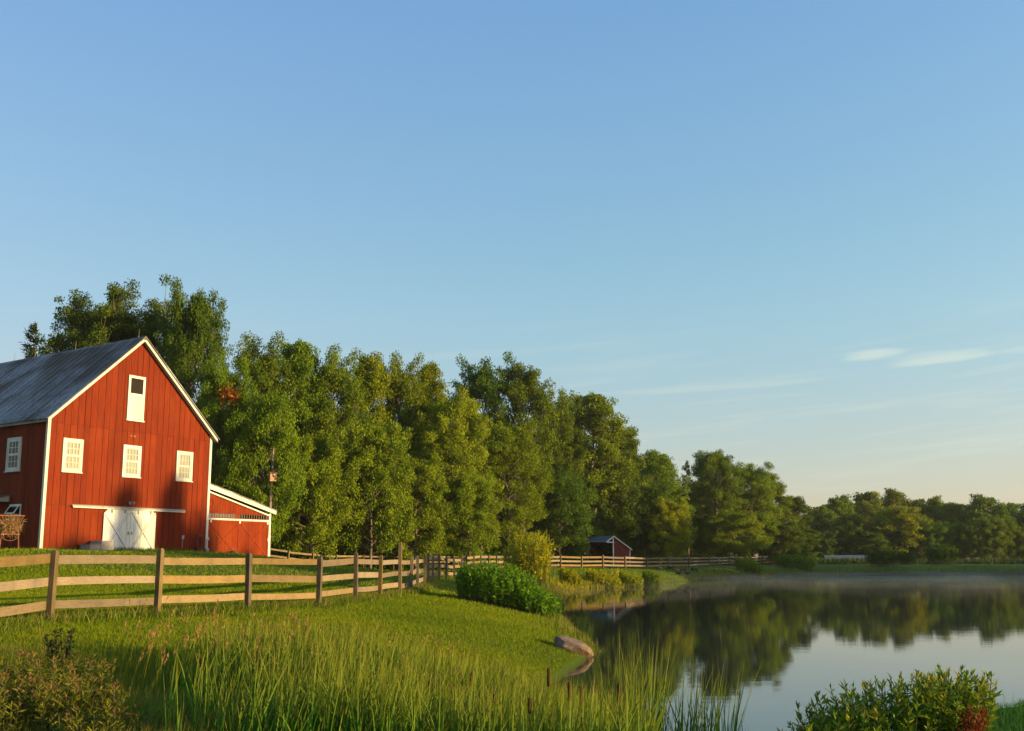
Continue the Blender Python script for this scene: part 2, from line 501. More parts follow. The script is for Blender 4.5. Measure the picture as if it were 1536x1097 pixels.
class MB:
    """collects solids into one mesh"""

    def __init__(self):
        self.v, self.f = [], []

    def box(self, x0, x1, y0, y1, z0, z1):
        b = len(self.v)
        self.v += [(x0, y0, z0), (x1, y0, z0), (x1, y1, z0), (x0, y1, z0), (x0, y0, z1), (x1, y0, z1), (x1, y1, z1), (x0, y1, z1)]
        self.f += [tuple(b + i for i in q) for q in ((0, 3, 2, 1), (4, 5, 6, 7), (0, 1, 5, 4), (1, 2, 6, 5), (2, 3, 7, 6), (3, 0, 4, 7))]
        return self

    def prism(self, outline, off):
        """closed outline (3D points) extruded along the vector off"""
        b, n = len(self.v), len(outline)
        off = Vector(off)
        self.v += [tuple(p) for p in outline] + [tuple(Vector(p) + off) for p in outline]
        self.f += [tuple(b + i for i in range(n))[::-1], tuple(b + n + i for i in range(n))]
        self.f += [(b + i, b + (i + 1) % n, b + n + (i + 1) % n, b + n + i) for i in range(n)]
        return self

    def bar(self, p, q, w, h, up=(0, 0, 1)):
        """a square bar from p to q, w across and h along up"""
        p, q = Vector(p), Vector(q)
        d = (q - p).normalized()
        s = d.cross(Vector(up)).normalized()
        u = s.cross(d).normalized()
        o = [p + s * (a * w / 2) + u * (c * h / 2) for a, c in ((-1, -1), (1, -1), (1, 1), (-1, 1))]
        return self.prism(o, q - p)

    def tube(self, pts, radii, n=6, cap=True):
        pts = [Vector(p) for p in pts]
        if not hasattr(radii, '__len__'):
            radii = [radii] * len(pts)
        b = len(self.v)
        s = None
        for i, p in enumerate(pts):
            d = (pts[min(i + 1, len(pts) - 1)] - pts[max(i - 1, 0)]).normalized()
            if s is None:
                s = d.orthogonal().normalized()
            else:
                s = (s - d * s.dot(d)).normalized()
            t = d.cross(s)
            for k in range(n):
                a = 2 * math.pi * k / n
                self.v.append(tuple(p + (s * math.cos(a) + t * math.sin(a)) * radii[i]))
        for i in range(len(pts) - 1):
            for k in range(n):
                self.f.append((b + i * n + k, b + i * n + (k + 1) % n, b + (i + 1) * n + (k + 1) % n, b + (i + 1) * n + k))
        if cap:
            self.f.append(tuple(b + k for k in range(n))[::-1])
            self.f.append(tuple(b + (len(pts) - 1) * n + k for k in range(n)))
        return self

    def mesh(self, name, smooth=False):
        me = bpy.data.meshes.new(name)
        me.from_pydata(self.v, [], self.f)
        if smooth:
            me.polygons.foreach_set('use_smooth', [True] * len(me.polygons))
        me.update()
        return me

    def build(self, name, mat, parent=None, smooth=False):
        return link(name, self.mesh(name, smooth), parent, mat)


def norm(a):
    return a / np.maximum(np.linalg.norm(a, axis=-1, keepdims=True), 1e-9)


def leaf_arrays(P, D, Nn, L, W, fold=0.25):
    """folded pointed leaves: P base points, D axis, Nn normal, L length, W width"""
    n = len(P)
    D = norm(D)
    S = norm(np.cross(D, Nn))
    U = np.cross(S, D)
    L, W = np.asarray(L)[:, None], np.asarray(W)[:, None]
    m = P + D * L * 0.45
    V = np.empty((n, 4, 3))
    V[:, 0] = P
    V[:, 1] = m + S * W * 0.5 + U * W * fold
    V[:, 2] = P + D * L
    V[:, 3] = m - S * W * 0.5 + U * W * fold
    i = np.arange(n)[:, None] * 4
    T = np.concatenate([i + np.array([[0, 1, 2]]), i + np.array([[0, 2, 3]])])
    return V.reshape(-1, 3), T


def blades_mesh(name, P, H, W, lean, az, curve=0.35, segs=3, rnd=None):
    """grass blades: base P, height H, width W, lean (horizontal reach / height), azimuth, segs levels"""
    n = len(P)
    d = np.stack([np.cos(az), np.sin(az), np.zeros(n)], 1)
    fa = rng.uniform(0, 2 * np.pi, n)
    side = np.stack([np.cos(fa), np.sin(fa), np.zeros(n)], 1)
    V = np.empty((n, segs * 2 + 1, 3))
    tip = np.empty((n, segs * 2 + 1))
    for k in range(segs + 1):
        t = k / segs
        c = P + np.array([0, 0, 1.0]) * (H * (t - curve * lean * t * t))[:, None] + d * (H * lean * (t * (1 - curve) + curve * t * t * 1.6))[:, None]
        w = W * (1 - t ** 1.6) * 0.5 * (0.75 + 0.5 * t if segs > 1 else 1)
        if k < segs:
            V[:, 2 * k] = c - side * w[:, None]
            V[:, 2 * k + 1] = c + side * w[:, None]
            tip[:, 2 * k:2 * k + 2] = t
        else:
            V[:, 2 * k] = c
            tip[:, 2 * k] = 1
    i = np.arange(n)[:, None] * (segs * 2 + 1)
    Q = [i + np.array([[2 * k, 2 * k + 1, 2 * k + 3, 2 * k + 2]]) for k in range(segs - 1)]
    T = i + np.array([[2 * segs - 2, 2 * segs - 1, 2 * segs]])
    r = rng.random(n) if rnd is None else rnd
    return arrays_mesh(name, V.reshape(-1, 3), T, np.concatenate(Q) if Q else None,
                       {'rnd': np.repeat(r, segs * 2 + 1), 'tip': tip.ravel()})


# ------------------------------------------------------------------ ground and pond
POND = np.array([(1.75, 22.6), (1.35, 20.5), (0.8, 18.2), (0.2, 16), (-0.4, 13.8), (-0.3, 11.8), (0.6, 9.8), (2.0, 8.4), (3.5, 8.5), (4.6, 10.0),
                 (5.2, 12.6), (6.8, 15.2), (12, 18), (25, 21), (58, 24), (78, 33), (84, 60), (84, 100), (88, 126), (70, 137), (50, 135), (38, 131),
                 (27, 118), (19.4, 103), (13.6, 91), (10.4, 82), (7.0, 76.5), (4.2, 73.5), (3.0, 68), (2.9, 60), (2.5, 52), (1.9, 44), (1.75, 38),
                 (1.8, 32), (1.95, 27), (2.0, 24)], dtype=float)


def smooth_poly(p, it=2):
    for _ in range(it):
        q = np.roll(p, -1, 0)
        p = np.stack([p * .75 + q * .25, p * .25 + q * .75], 1).reshape(-1, 2)
    return p


PS = smooth_poly(POND)


def pond_dist(x, y):
    """signed distance to the shore, positive on land"""
    x, y = np.asarray(x, float), np.asarray(y, float)
    sh = x.shape
    x, y = x.ravel(), y.ravel()
    best = np.full(x.shape, 1e9)
    inside = np.zeros(x.shape, bool)
    A, B = PS, np.roll(PS, -1, 0)
    for (ax, ay), (bx, by) in zip(A, B):
        dx, dy = bx - ax, by - ay
        t = np.clip(((x - ax) * dx + (y - ay) * dy) / (dx * dx + dy * dy), 0, 1)
        best = np.minimum(best, (x - ax - t * dx) ** 2 + (y - ay - t * dy) ** 2)
        if dy != 0:
            cr = ((ay > y) != (by > y)) & (x < (bx - ax) * (y - ay) / dy + ax)
            inside ^= cr
    d = np.sqrt(best)
    return np.where(inside, -d, d).reshape(sh)


def sstep(a, b, v):
    t = np.clip((np.asarray(v, float) - a) / (b - a), 0, 1)
    return t * t * (3 - 2 * t)


def bumps(x, y):
    return (np.sin(x * .9 + y * .37 + 1.3) * np.sin(y * .7 - x * .21) * .035 + np.sin(x * .23 + 2) * np.sin(y * .19 + 1) * .05)


def ground(x, y):
    x, y = np.asarray(x, float), np.asarray(y, float)
    d = pond_dist(x, y)
    amp = 0.6 + 0.62 * sstep(8, 16, y)
    amp = np.where(x > 3, np.minimum(amp, 0.55 + 0.67 * sstep(40, 70, y)), amp)
    z = amp * (1 - np.exp(-np.maximum(d, 0) / (4.0 - 2.4 * sstep(60, 82, y))))
    z = z + 1.32 * sstep(28, 8, np.hypot(x + 27, y - 50))
    z = z + bumps(x, y) * sstep(0.3, 4, d)
    z = z + 0.5 * sstep(60, 300, d) * sstep(60, 200, y)
    return np.where(d < 0, -0.9 * (1 - np.exp(d / 2.0)) - .03, z)


def gz(x, y):
    return float(ground(np.array([x]), np.array([y]))[0])


def axis(lo, hi, f0, f1, fine, grow):
    a = list(np.arange(f0, f1 + 1e-6, fine))
    s, v = fine, a[-1]
    while v < hi:
        s = min(s * grow, 60)
        v += s
        a.append(v)
    s, v = fine, a[0]
    while v > lo:
        s = min(s * grow, 60)
        v -= s
        a.insert(0, v)
    return np.array(a)


def build_ground():
    xs, ys = axis(-900, 900, -12, 9, 0.3, 1.06), axis(-60, 1500, 5, 40, 0.35, 1.045)
    X, Y = np.meshgrid(xs, ys)
    Z = ground(X, Y)
    nx, ny = len(xs), len(ys)
    i = (np.arange(ny - 1)[:, None] * nx + np.arange(nx - 1)[None]).ravel()
    Q = np.stack([i, i + 1, i + nx + 1, i + nx], 1)
    D = pond_dist(X, Y)
    # woodland floor lies behind the wood's edge
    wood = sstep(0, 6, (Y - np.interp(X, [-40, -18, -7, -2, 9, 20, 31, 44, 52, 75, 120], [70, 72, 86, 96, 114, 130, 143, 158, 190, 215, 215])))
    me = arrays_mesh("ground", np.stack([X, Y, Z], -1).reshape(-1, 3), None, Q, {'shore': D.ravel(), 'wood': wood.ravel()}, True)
    m, nt, out = new_mat("grassy_ground")
    p = world_pos(nt)
    n1, n2, n3 = noise(nt, p, 0.35, 5), noise(nt, p, 3.0, 6, 0.65), noise(nt, mapping(nt, p, (40, 40, 10)), 1.0, 4, 0.7)
    c = ramp(nt, n2, [(0.25, (0.040, 0.085, 0.004)), (0.5, (0.075, 0.135, 0.005)), (0.78, (0.115, 0.165, 0.007))])
    c = mixc(nt, math_(nt, 'MULTIPLY', ramp(nt, n1, [(0.4, (0, 0, 0)), (0.68, (1, 1, 1))]), 0.55), c, (0.13, 0.15, 0.008))
    c = mixc(nt, math_(nt, 'MULTIPLY', ramp(nt, n3, [(0.35, (1, 1, 1)), (0.6, (0, 0, 0))]), 0.5), c, (0.035, 0.06, 0.005))
    n4 = noise(nt, mapping(nt, p, (.10, .16, .1)), 1.0, 5, .6)
    c = mixc(nt, math_(nt, 'MULTIPLY', ramp(nt, n4, [(.56, (0, 0, 0)), (.66, (1, 1, 1))]), .6), c, (0.19, 0.15, 0.035))
    w = nt.nodes.new("ShaderNodeAttribute")
    w.attribute_name = 'wood'
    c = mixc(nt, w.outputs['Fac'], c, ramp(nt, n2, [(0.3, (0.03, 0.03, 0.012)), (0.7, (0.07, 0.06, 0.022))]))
    s = nt.nodes.new("ShaderNodeAttribute")
    s.attribute_name = 'shore'
    c = mixc(nt, ramp(nt, math_(nt, 'MULTIPLY_ADD', s.outputs['Fac'], 0.5, 0.5), [(0.47, (1, 1, 1)), (0.58, (0, 0, 0))]), c, (0.05, 0.045, 0.016))
    h = math_(nt, 'ADD', math_(nt, 'MULTIPLY', n3, 0.6), n2)
    bsdf(nt, out, c, 0.95, 0.1, h, 0.12, 0.8)
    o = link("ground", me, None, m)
    tag(o, "green lawn and field sloping gently up from the pond", None, None, 'structure')


build_ground()


def build_water():
    me = bpy.data.meshes.new("pond_water")
    me.from_pydata([(-30, 0, 0), (140, 0, 0), (140, 150, 0), (-30, 150, 0)], [], [(0, 1, 2, 3)])
    m, nt, out = new_mat("pond_water")
    p = world_pos(nt)
    n1 = noise(nt, mapping(nt, p, (0.5, 1.6, 1)), 1.2, 3, 0.5)
    n2 = noise(nt, mapping(nt, p, (1.0, 3.0, 1)), 5.0, 2, 0.5)
    h = math_(nt, 'ADD', n1, math_(nt, 'MULTIPLY', n2, 0.25))
    bs = bsdf(nt, out, (0.016, 0.024, 0.018), 0.02, 0.5, h, 0.012, 0.085)
    bs.inputs['IOR'].default_value = 1.40
    o = link("pond_water", me, None, m)
    tag(o, "calm pond reflecting the trees and the sky", None, None, 'structure')


build_water()

# ------------------------------------------------------------------ barn
BZ = 2.5
barn = thing("barn", "big red barn with white trim, white double door and grey metal roof", "barn", (-22.7, 48.0, BZ), math.atan2(.841, .541))
WB, LB, EAVE, APEX = 10.0, 16.0, 6.6, 11.35


def roof_h(u):
    return EAVE + (APEX - EAVE) * (1 - abs(u - WB / 2) / (WB / 2))


fd = MB().box(0.02, WB - .02, 0.02, LB, -1.0, 0.21).build("foundation", CONCRETE, barn)
gable = MB().prism([(0, 0.0, 0.21), (WB, 0.0, 0.21), (WB, 0.0, EAVE), (WB / 2, 0.0, APEX), (0, 0.0, EAVE)], (0, 0.12, 0)).build("gable_wall", BACKING, barn)
side = MB().box(0.0, 0.12, 0.125, LB, 0.21, EAVE).build("side_wall", BACKING, barn)
MB().box(WB - .12, WB, 0.125, LB, 0.21, EAVE).prism([(0.12, LB - .12, 0.21), (WB - .12, LB - .12, 0.21), (WB - .12, LB - .12, EAVE), (WB / 2, LB - .12, APEX - .06), (0.12, LB - .12, EAVE)], (0, .12, 0)).build("back_wall", RED, barn)

R = random.Random(3)
nb = 27
edges = [0.09 + (WB - .18) * i / nb + (R.uniform(-.035, .035) if 0 < i < nb else 0) for i in range(nb + 1)]
for i in range(nb):
    a, b = edges[i] + .010, edges[i + 1] - .010
    zt = 6.33 + R.uniform(-.03, .03)
    for (z0, z1) in ((0.17 + R.uniform(0, .03), 2.28), (2.295, zt)):
        t = R.choice((.022, .026, .034)) + R.uniform(0, .006)
        if z1 == zt:
            zl, zr = min(zt, roof_h(a) - .05), min(zt, roof_h(b) - .05)
        else:
            zl = zr = z1
        MB().prism([(a, -t, z0), (b, -t, z0), (b, -t, zr), (a, -t, zl)], (0, t - .001, 0)).build("board", RED, gable)
    zl, zr = roof_h(a) - .05, roof_h(b) - .05
    z0 = zt + .014
    if max(zl, zr) > z0 + .05:
        t = R.choice((.028, .034, .04))
        o = [(a, -t, z0), (b, -t, z0), (b, -t, max(zr, z0 + .01))]
        if a < WB / 2 < b:
            o.append((WB / 2, -t, APEX - .05))
        o.append((a, -t, max(zl, z0 + .01)))
        MB().prism(o, (0, t - .001, 0)).build("board", RED, gable)
nv = 44
for i in range(nv):
    a, b = .1 + (LB - .1) * i / nv + .007, .1 + (LB - .1) * (i + 1) / nv - .007
    for z0, z1 in ((.18, 2.28), (2.295, EAVE - .04)):
        t = R.choice((.022, .026, .032))
        MB().box(-t, -.001, a, b, z0, z1).build("board", RED, side)

# corner and rake trim
for x0, x1 in ((-.055, .1), (WB - .1, WB + .055)):
    MB().box(x0, x1, -.06, .1 if x0 < 0 else .02, .16, EAVE + .0).build("corner_board", WHITE, barn)
for s in (-1, 1):
    c = WB / 2
    slope = (APEX - EAVE) / (WB / 2)

    def rp(du, dz, y):
        return (c + s * du, y, APEX + .10 - slope * du + dz)
    e = WB / 2 + .24
    MB().prism([rp(0.0, -.02, -.33), rp(e, -.02, -.33), rp(e, -.18, -.33), rp(0.0, -.20, -.33)], (0, .045, 0)).build("rake_board", WHITE, barn)
    MB().prism([rp(0.0, -.02, -.284), rp(e - .02, -.02, -.284), rp(e - .02, -.12, -.284), rp(0.0, -.12, -.284)], (0, .28, 0)).build("soffit", WHITE, barn)
    MB().prism([rp(e, -.02, -.33), rp(e - .035, -.02, -.33), rp(e - .035, -.17, -.33), rp(e, -.17, -.33)], (0, LB + .6, 0)).build("eave_board", GREYWOOD, barn)

# roof panels (ribbed sheets running from ridge to eave)
for s in (-1, 1):
    L = math.hypot(e + .06, slope * (e + .06))
    ang = math.atan(slope)
    pw = .62
    npan = 27
    pm = MB().box(0, L, 0.004, pw - .004, 0, .022).box(0, L, -.022, .022, .0, .055).mesh("roof_panel")
    pm.materials.append(ROOF)
    for k in range(npan):
        o = link("roof_panel", pm, barn)
        # the sheet's x runs down the slope
        M = Matrix.Translation((c, -.36 + k * pw if s > 0 else -.36 + (k + 1) * pw, APEX + .12 - R.uniform(0, .004)))
        o.matrix_local = M @ Matrix.Rotation(0 if s > 0 else math.pi, 4, 'Z') @ Matrix.Rotation(ang, 4, 'Y')
MB().prism([(c - .2, -.37, APEX - .02), (c, -.37, APEX + .19), (c + .2, -.37, APEX - .02)], (0, npan * pw + .02, 0)).build("ridge_cap", ROOF, barn)
for v in (0.25, 5.9, 12.0):
    MB().tube([(c, v, APEX + .1), (c + .02, v, APEX + .66)], [.016, .006], 6).tube([(c, v, APEX + .1), (c, v, APEX + .22)], .03, 6).build("lightning_rod", GREYWOOD, barn)


def window(parent, u0, u1, z0, z1, cols, rows, axis_='x', base=.05, fw=.15, curtain=True):
    """double-hung window on the gable (axis x, facing -y) or the side wall (axis y, facing -x)"""
    def bx(mb, a0, a1, d0, d1, b0, b1):
        # a along the wall, d outward depth
        if axis_ == 'x':
            mb.box(a0, a1, -d1, -d0, b0, b1)
        else:
            mb.box(-d1, -d0, a0, a1, b0, b1)
    w = bpy.data.objects.new("window", None)
    COL.objects.link(w)
    w.parent = parent
    f = MB()
    bx(f, u0, u0 + fw, .002, base + .05, z0, z1)
    bx(f, u1 - fw, u1, .002, base + .05, z0, z1)
    bx(f, u0 + fw, u1 - fw, .002, base + .05, z1 - fw, z1)
    f.build("window_frame", WHITE, w)
    f = MB()
    bx(f, u0 - .03, u1 + .03, .002, base + .1, z0 - .05, z0 - .002)
    bx(f, u0 + fw, u1 - fw, .002, base + .055, z0 + .0, z0 + fw * .8)
    f.build("window_sill", WHITE, w)
    a0, a1, b0, b1 = u0 + fw + .002, u1 - fw - .002, z0 + fw * .8 + .002, z1 - fw - .002
    if curtain:
        f = MB()
        bx(f, a0, a1, .041, .046, b0, b1)
        f.build("curtain", CURTAIN, w)
    mid = (b0 + b1) / 2
    for k, (c0, c1) in enumerate(((b0, mid - .001), (mid + .001, b1))):
        d = base + .012 + .014 * k
        f = MB()
        st = .05
        bx(f, a0, a0 + st, d, d + .02, c0, c1)
        bx(f, a1 - st, a1, d, d + .02, c0, c1)
        bx(f, a0 + st, a1 - st, d, d + .02, c0, c0 + st)
        bx(f, a0 + st, a1 - st, d, d + .02, c1 - st, c1)
        for i in range(1, cols):
            x = a0 + (a1 - a0) * i / cols
            bx(f, x - .013, x + .013, d + .002, d + .017, c0 + st, c1 - st)
        for j in range(1, rows):
            y = c0 + (c1 - c0) * j / rows
            bx(f, a0 + st, a1 - st, d + .003, d + .016, y - .013, y + .013)
        f.build("sash", WHITE, w)
        f = MB()
        bx(f, a0 + .01, a1 - .01, d + .008, d + .011, c0 + .01, c1 - .01)
        f.build("pane", GLASS, w)
    return w


window(barn, .80, 1.90, 3.96, 5.62, 4, 2)
window(barn, 4.23, 5.33, 3.95, 5.61, 4, 2)
window(barn, 7.63, 8.73, 3.96, 5.60, 4, 2)
window(barn, 2.10, 3.30, 4.03, 5.72, 3, 2, 'y')
# hay door: upper opening with its shade painted on a sheet, pale lower panel
hw = bpy.data.objects.new("hay_window", None)
COL.objects.link(hw)
hw.parent = barn
hw['label'] = "tall white-framed hay window, its upper half dark"
f = MB()
f.box(4.31, 4.44, -.11, -.002, 6.98, 9.34).box(5.21, 5.34, -.11, -.002, 6.98, 9.34).box(4.44, 5.21, -.11, -.002, 9.2, 9.34).box(4.44, 5.21, -.112, -.002, 8.24, 8.38).box(4.27, 5.38, -.14, -.002, 6.9, 6.978)
f.build("window_frame", WHITE, hw)
MB().box(4.442, 5.208, -.062, -.045, 8.382, 9.198).build("opening_shade_sheet", INNER_SHADE, hw)
MB().box(4.442, 5.208, -.06, -.045, 6.982, 8.238).box(5.02, 5.208, -.085, -.0605, 6.982, 8.238).build("shutter_panel", WHITE, hw)

# sliding double door with crossed braces
for (a, b, s) in ((3.30, 4.87, 1), (4.885, 6.46, -1)):
    zt, zb, ch = 2.20, .05, .2
    d = bpy.data.objects.new("barn_door", None)
    COL.objects.link(d)
    d.parent = barn
    d['label'] = "white plank door leaf with crossed braces"
    y0 = -.11
    npk = 7
    for k in range(npk):
        x0, x1 = a + (b - a) * k / npk + .003, a + (b - a) * (k + 1) / npk - .003

        def top(x):
            return zt - max(0, ch - (x - a)) if s > 0 else zt - max(0, ch - (b - x))
        MB().prism([(x0, y0, zb), (x1, y0, zb), (x1, y0, top(x1)), (x0, y0, top(x0))], (0, .03, 0)).build("plank", DOOR_WHITE, d)
    br = MB()
    for (p, q) in (((a + .06, zb + .06), (b - .06, zt - .1)), ((a + .06, zt - .22 if s > 0 else zt - .1), (b - .06, zb + .06))):
        br.bar((p[0], y0 - .012, p[1]), (q[0], y0 - .012, q[1]), .022, .10, (0, 0, 1))
    br.build("brace", BROWNED, d)
    # narrower white face of the braces leaves their weathered edges showing
    br = MB()
    for (p, q) in (((a + .06, zb + .06), (b - .06, zt - .1)), ((a + .06, zt - .22 if s > 0 else zt - .1), (b - .06, zb + .06))):
        br.bar((p[0], y0 - .0265, p[1] + .022), (q[0], y0 - .0265, q[1] + .022), .006, .052, (0, 0, 1))
    br.build("brace_face", DOOR_WHITE, d)
    ed = MB().box(a + .005, b - .005, y0 - .02, y0 - .001, zb, zb + .08)
    ed.build("bottom_rail", DOOR_WHITE, d)
    hx = b - .09 if s > 0 else a + .09
    MB().box(hx - .03, hx + .03, y0 - .05, y0 - .001, .93, 1.08).build("handle", BROWNED, d)
    for fx in (.28, .78):
        x = a + (b - a) * fx
        MB().box(x - .03, x + .03, y0 - .03, y0 - .0015, 2.02, 2.2).build("hanger", GREYWOOD, d)
MB().prism([(1.46, -.012, 2.38), (1.46, -.19, 2.33), (1.46, -.19, 2.26), (1.46, -.012, 2.26)], (6.86, 0, 0)).build("track_cover", BROWNED, barn)
MB().box(1.5, 8.3, -.175, -.155, 2.205, 2.258).build("door_track", WHITE, barn)
fl = MB().box(4.76, 4.9, -.1, -.03, 2.5, 2.6)
for sx in (-.13, .13):
    fl.tube([(4.83, -.08, 2.58), (4.83 + sx * .6, -.15, 2.62)], .02, 6).tube([(4.83 + sx * .6, -.13, 2.63), (4.83 + sx, -.24, 2.57), (4.83 + sx * 1.1, -.26, 2.56)], [.035, .065, .07], 8)
fl.build("flood_light", GREYMETAL, barn)
for x in (4.66, 4.88):
    MB().tube([(x, -.02, 6.1), (x, -.075, 6.1)], .065, 10).build("vent_pipe", IRON, barn)
MB().box(8.24, 8.36, -.13, -.02, .76, .96).tube([(8.3, -.06, .78), (8.3, -.06, .22)], .014, 5).build("outlet_box", GREYMETAL, barn)
MB().box(9.86, 10.06, -.2, -.062, -.02, .26).tube([(9.96, -.13, -.6), (9.96, -.13, -.015)], .04, 8).tube([(9.96, -.09, .26), (9.96, -.09, .8)], .018, 6).build("meter_box", GREYMETAL, barn)
# side wall: small pent roof with its post, tilted basement sash
aw = MB().prism([(-.03, 2.85, 2.80), (-.80, 2.85, 2.62), (-.80, 2.85, 2.50), (-.03, 2.85, 2.50)], (0, 1.7, 0)).build("door_awning", BROWNED, barn)
MB().bar((-.02, 3.7, 2.83), (-.9, 3.7, 2.625), 1.8, .03, (0, 0, 1)).build("awning_roof", ROOF, aw)
MB().box(-.72, -.62, 2.92, 3.02, -.2, 2.5).build("awning_post", GREYWOOD, aw)
bw = MB()
bw.box(-.07, -.002, 1.75, 1.82, 1.78, 2.36).box(-.07, -.002, 2.66, 2.73, 1.78, 2.36).box(-.07, -.002, 1.82, 2.66, 2.29, 2.36).box(-.07, -.002, 1.82, 2.66, 1.78, 1.85)
bwo = bw.build("awning_window", WHITE, barn)
ts = MB()
for (y0, y1, t0, t1) in ((1.83, 1.89, 0, 1), (2.59, 2.65, 0, 1), (1.89, 2.59, 0, .12), (1.89, 2.59, .88, 1)):
    p0, p1 = Vector((-.085, 0, 2.28)), Vector((-.36, 0, 1.86))
    a, b = p0.lerp(p1, t0), p0.lerp(p1, t1)
    ts.prism([(a.x, y0, a.z), (a.x, y1, a.z), (b.x, y1, b.z), (b.x, y0, b.z)], (-.02, 0, .03))
ts.build("tilted_sash", WHITE, bwo)
MB().prism([(-.095, 1.88, 2.27), (-.095, 2.6, 2.27), (-.355, 2.6, 1.88), (-.355, 1.88, 1.88)], (-.004, 0, .006)).build("pane", GLASS, bwo)
MB().box(-.04, -.03, 1.82, 2.66, 1.85, 2.29).build("opening_shade_sheet", INNER_SHADE, bwo)  # flat sheet, the unlit room behind is painted dark

# ------------------------------------------------------------------ lean-to (its own wing of the barn)
lean = MB().box(9.99, 14.88, .10, .18, 1.88, 2.02)
LZ = -.30


def lean_h(u):
    return 3.62 - (u - 9.97) / (14.88 - 9.97) * 1.26


leant = bpy.data.objects.new("lean_to", None)
COL.objects.link(leant)
leant.parent = barn
leant['label'] = "low red lean-to with crossed sliding doors and a white sloping edge"
MB().box(10.06, 14.85, .20, .30, -.9, 1.87).box(14.74, 14.85, .305, 15.5, -.9, 2.3).prism([(10.06, .20, 1.875), (14.85, .20, 1.875), (14.85, .20, lean_h(14.85) - .05), (10.06, .20, lean_h(10.06) - .05)], (0, .1, 0)).build("lean_to_wall", BACKING, leant)
for k in range(24):
    a, b = 10.07 + 4.68 * k / 24 + .006, 10.07 + 4.68 * (k + 1) / 24 - .006
    MB().prism([(a, .165, 2.36), (b, .165, 2.36), (b, .165, lean_h(b) - .06), (a, .165, lean_h(a) - .06)], (0, .034, 0)).build("board", DOOR_RED, leant)
for k in range(20):
    a = .35 + 15 * k / 20
    MB().box(14.855, 14.88, a, a + .735, -.5, 2.25).build("board", RED, leant)
MB().box(10.07, 14.75, .15, .199, 2.27, 2.352).box(10.07, 14.75, .15, .199, 2.005, 2.04).box(12.28, 12.52, .15, .199, 2.041, 2.269).box(14.62, 14.75, .15, .199, 2.041, 2.269).build("transom_frame", DOOR_RED, leant)
for (a, b) in ((10.09, 12.275), (12.525, 14.615)):
    MB().box(a, b, .188, .192, 2.045, 2.265).build("pane", GLASS, leant)
    mm = MB()
    for k in range(12):
        x = a + (b - a) * k / 11.0
        mm.box(x - .014, x + .014, .168, .186, 2.045, 2.265)
    mm.build("muntin", GREYWOOD, leant)
    MB().box(a, b, .194, .199, 2.045, 2.265).build("opening_shade_sheet", INNER_SHADE, leant)  # sheet behind the glass, its dark colour stands for indoor shade
MB().box(10.04, 14.76, .05, .149, 1.89, 2.0).build("door_track", WHITE, leant)
MB().box(14.765, 14.9, .06, .22, -.35, lean_h(14.83) + .02).build("corner_board", WHITE, leant)
for (a, b, yy) in ((10.16, 12.46, .085), (12.47, 14.74, .095)):
    d = bpy.data.objects.new("sliding_door", None)
    COL.objects.link(d)
    d.parent = leant
    z0, z1 = LZ + .04, 1.88
    for k in range(9):
        x0, x1 = a + (b - a) * k / 9 + .002, a + (b - a) * (k + 1) / 9 - .002
        MB().box(x0, x1, yy, yy + .025, z0, z1).build("plank", DOOR_RED, d)
    fr = MB()
    y0, y1 = yy - .024, yy - .001
    fr.box(a, a + .1, y0, y1, z0, z1).box(b - .1, b, y0, y1, z0, z1).box(a + .1, b - .1, y0, y1, z0, z0 + .1).box(a + .1, b - .1, y0, y1, z1 - .14, z1)
    fr.build("door_frame", DOOR_RED, d)
    fr = MB()
    fr.bar((a + .11, yy - .011, z0 + .12), (b - .11, yy - .011, z1 - .16), .02, .085)
    fr.bar((a + .11, yy - .013, z1 - .16), (b - .11, yy - .013, z0 + .12), .024, .085)
    fr.build("brace", DOOR_RED, d)
for x in (10.3, 12.44, 14.62):
    MB().box(x - .05, x + .05, .02, .058, 1.74, 1.96).build("door_hanger", WHITE, leant)
for x, y in ((10.2, .05), (14.7, .05)):
    MB().box(x - .02, x + .02, .03, .06, .72, .92).build("latch", WHITE, leant)
hb = MB().box(10.07, 10.55, .13, .163, 2.62, 2.68).box(10.07, 10.55, .13, .163, 3.12, 3.18).box(10.49, 10.55, .13, .163, 2.681, 3.119)
hb.bar((10.08, .145, 2.70), (10.49, .145, 3.1), .03, .06)
hb.build("hatch", DOOR_RED, leant)
MB().prism([(9.98, -.02, 3.93), (15.26, -.02, 2.575), (15.26, -.02, 2.355), (9.98, -.02, 3.66)], (0, .05, 0)).build("fascia", WHITE, leant)
MB().prism([(10.06, .06, lean_h(10.06) - .06), (14.76, .06, lean_h(14.76) - .06), (14.76, .06, lean_h(14.76) - .15), (10.06, .06, lean_h(10.06) - .15)], (0, .1, 0)).build("frieze_board", WHITE, leant)
MB().prism([(10.0, -.05, 3.99), (15.3, -.05, 2.63), (15.3, -.05, 2.58), (10.0, -.05, 3.935)], (0, 15.8, 0)).build("lean_to_roof", ROOF, leant)
bpy.data.meshes.remove(lean.mesh("tmp"))


def barn_pt(u, v, z=None):
    p = Vector((-22.7 + .541 * u - .841 * v, 48 + .841 * u + .541 * v, 0))
    p.z = gz(p.x, p.y) if z is None else z
    return p


BR = math.atan2(.841, .541)
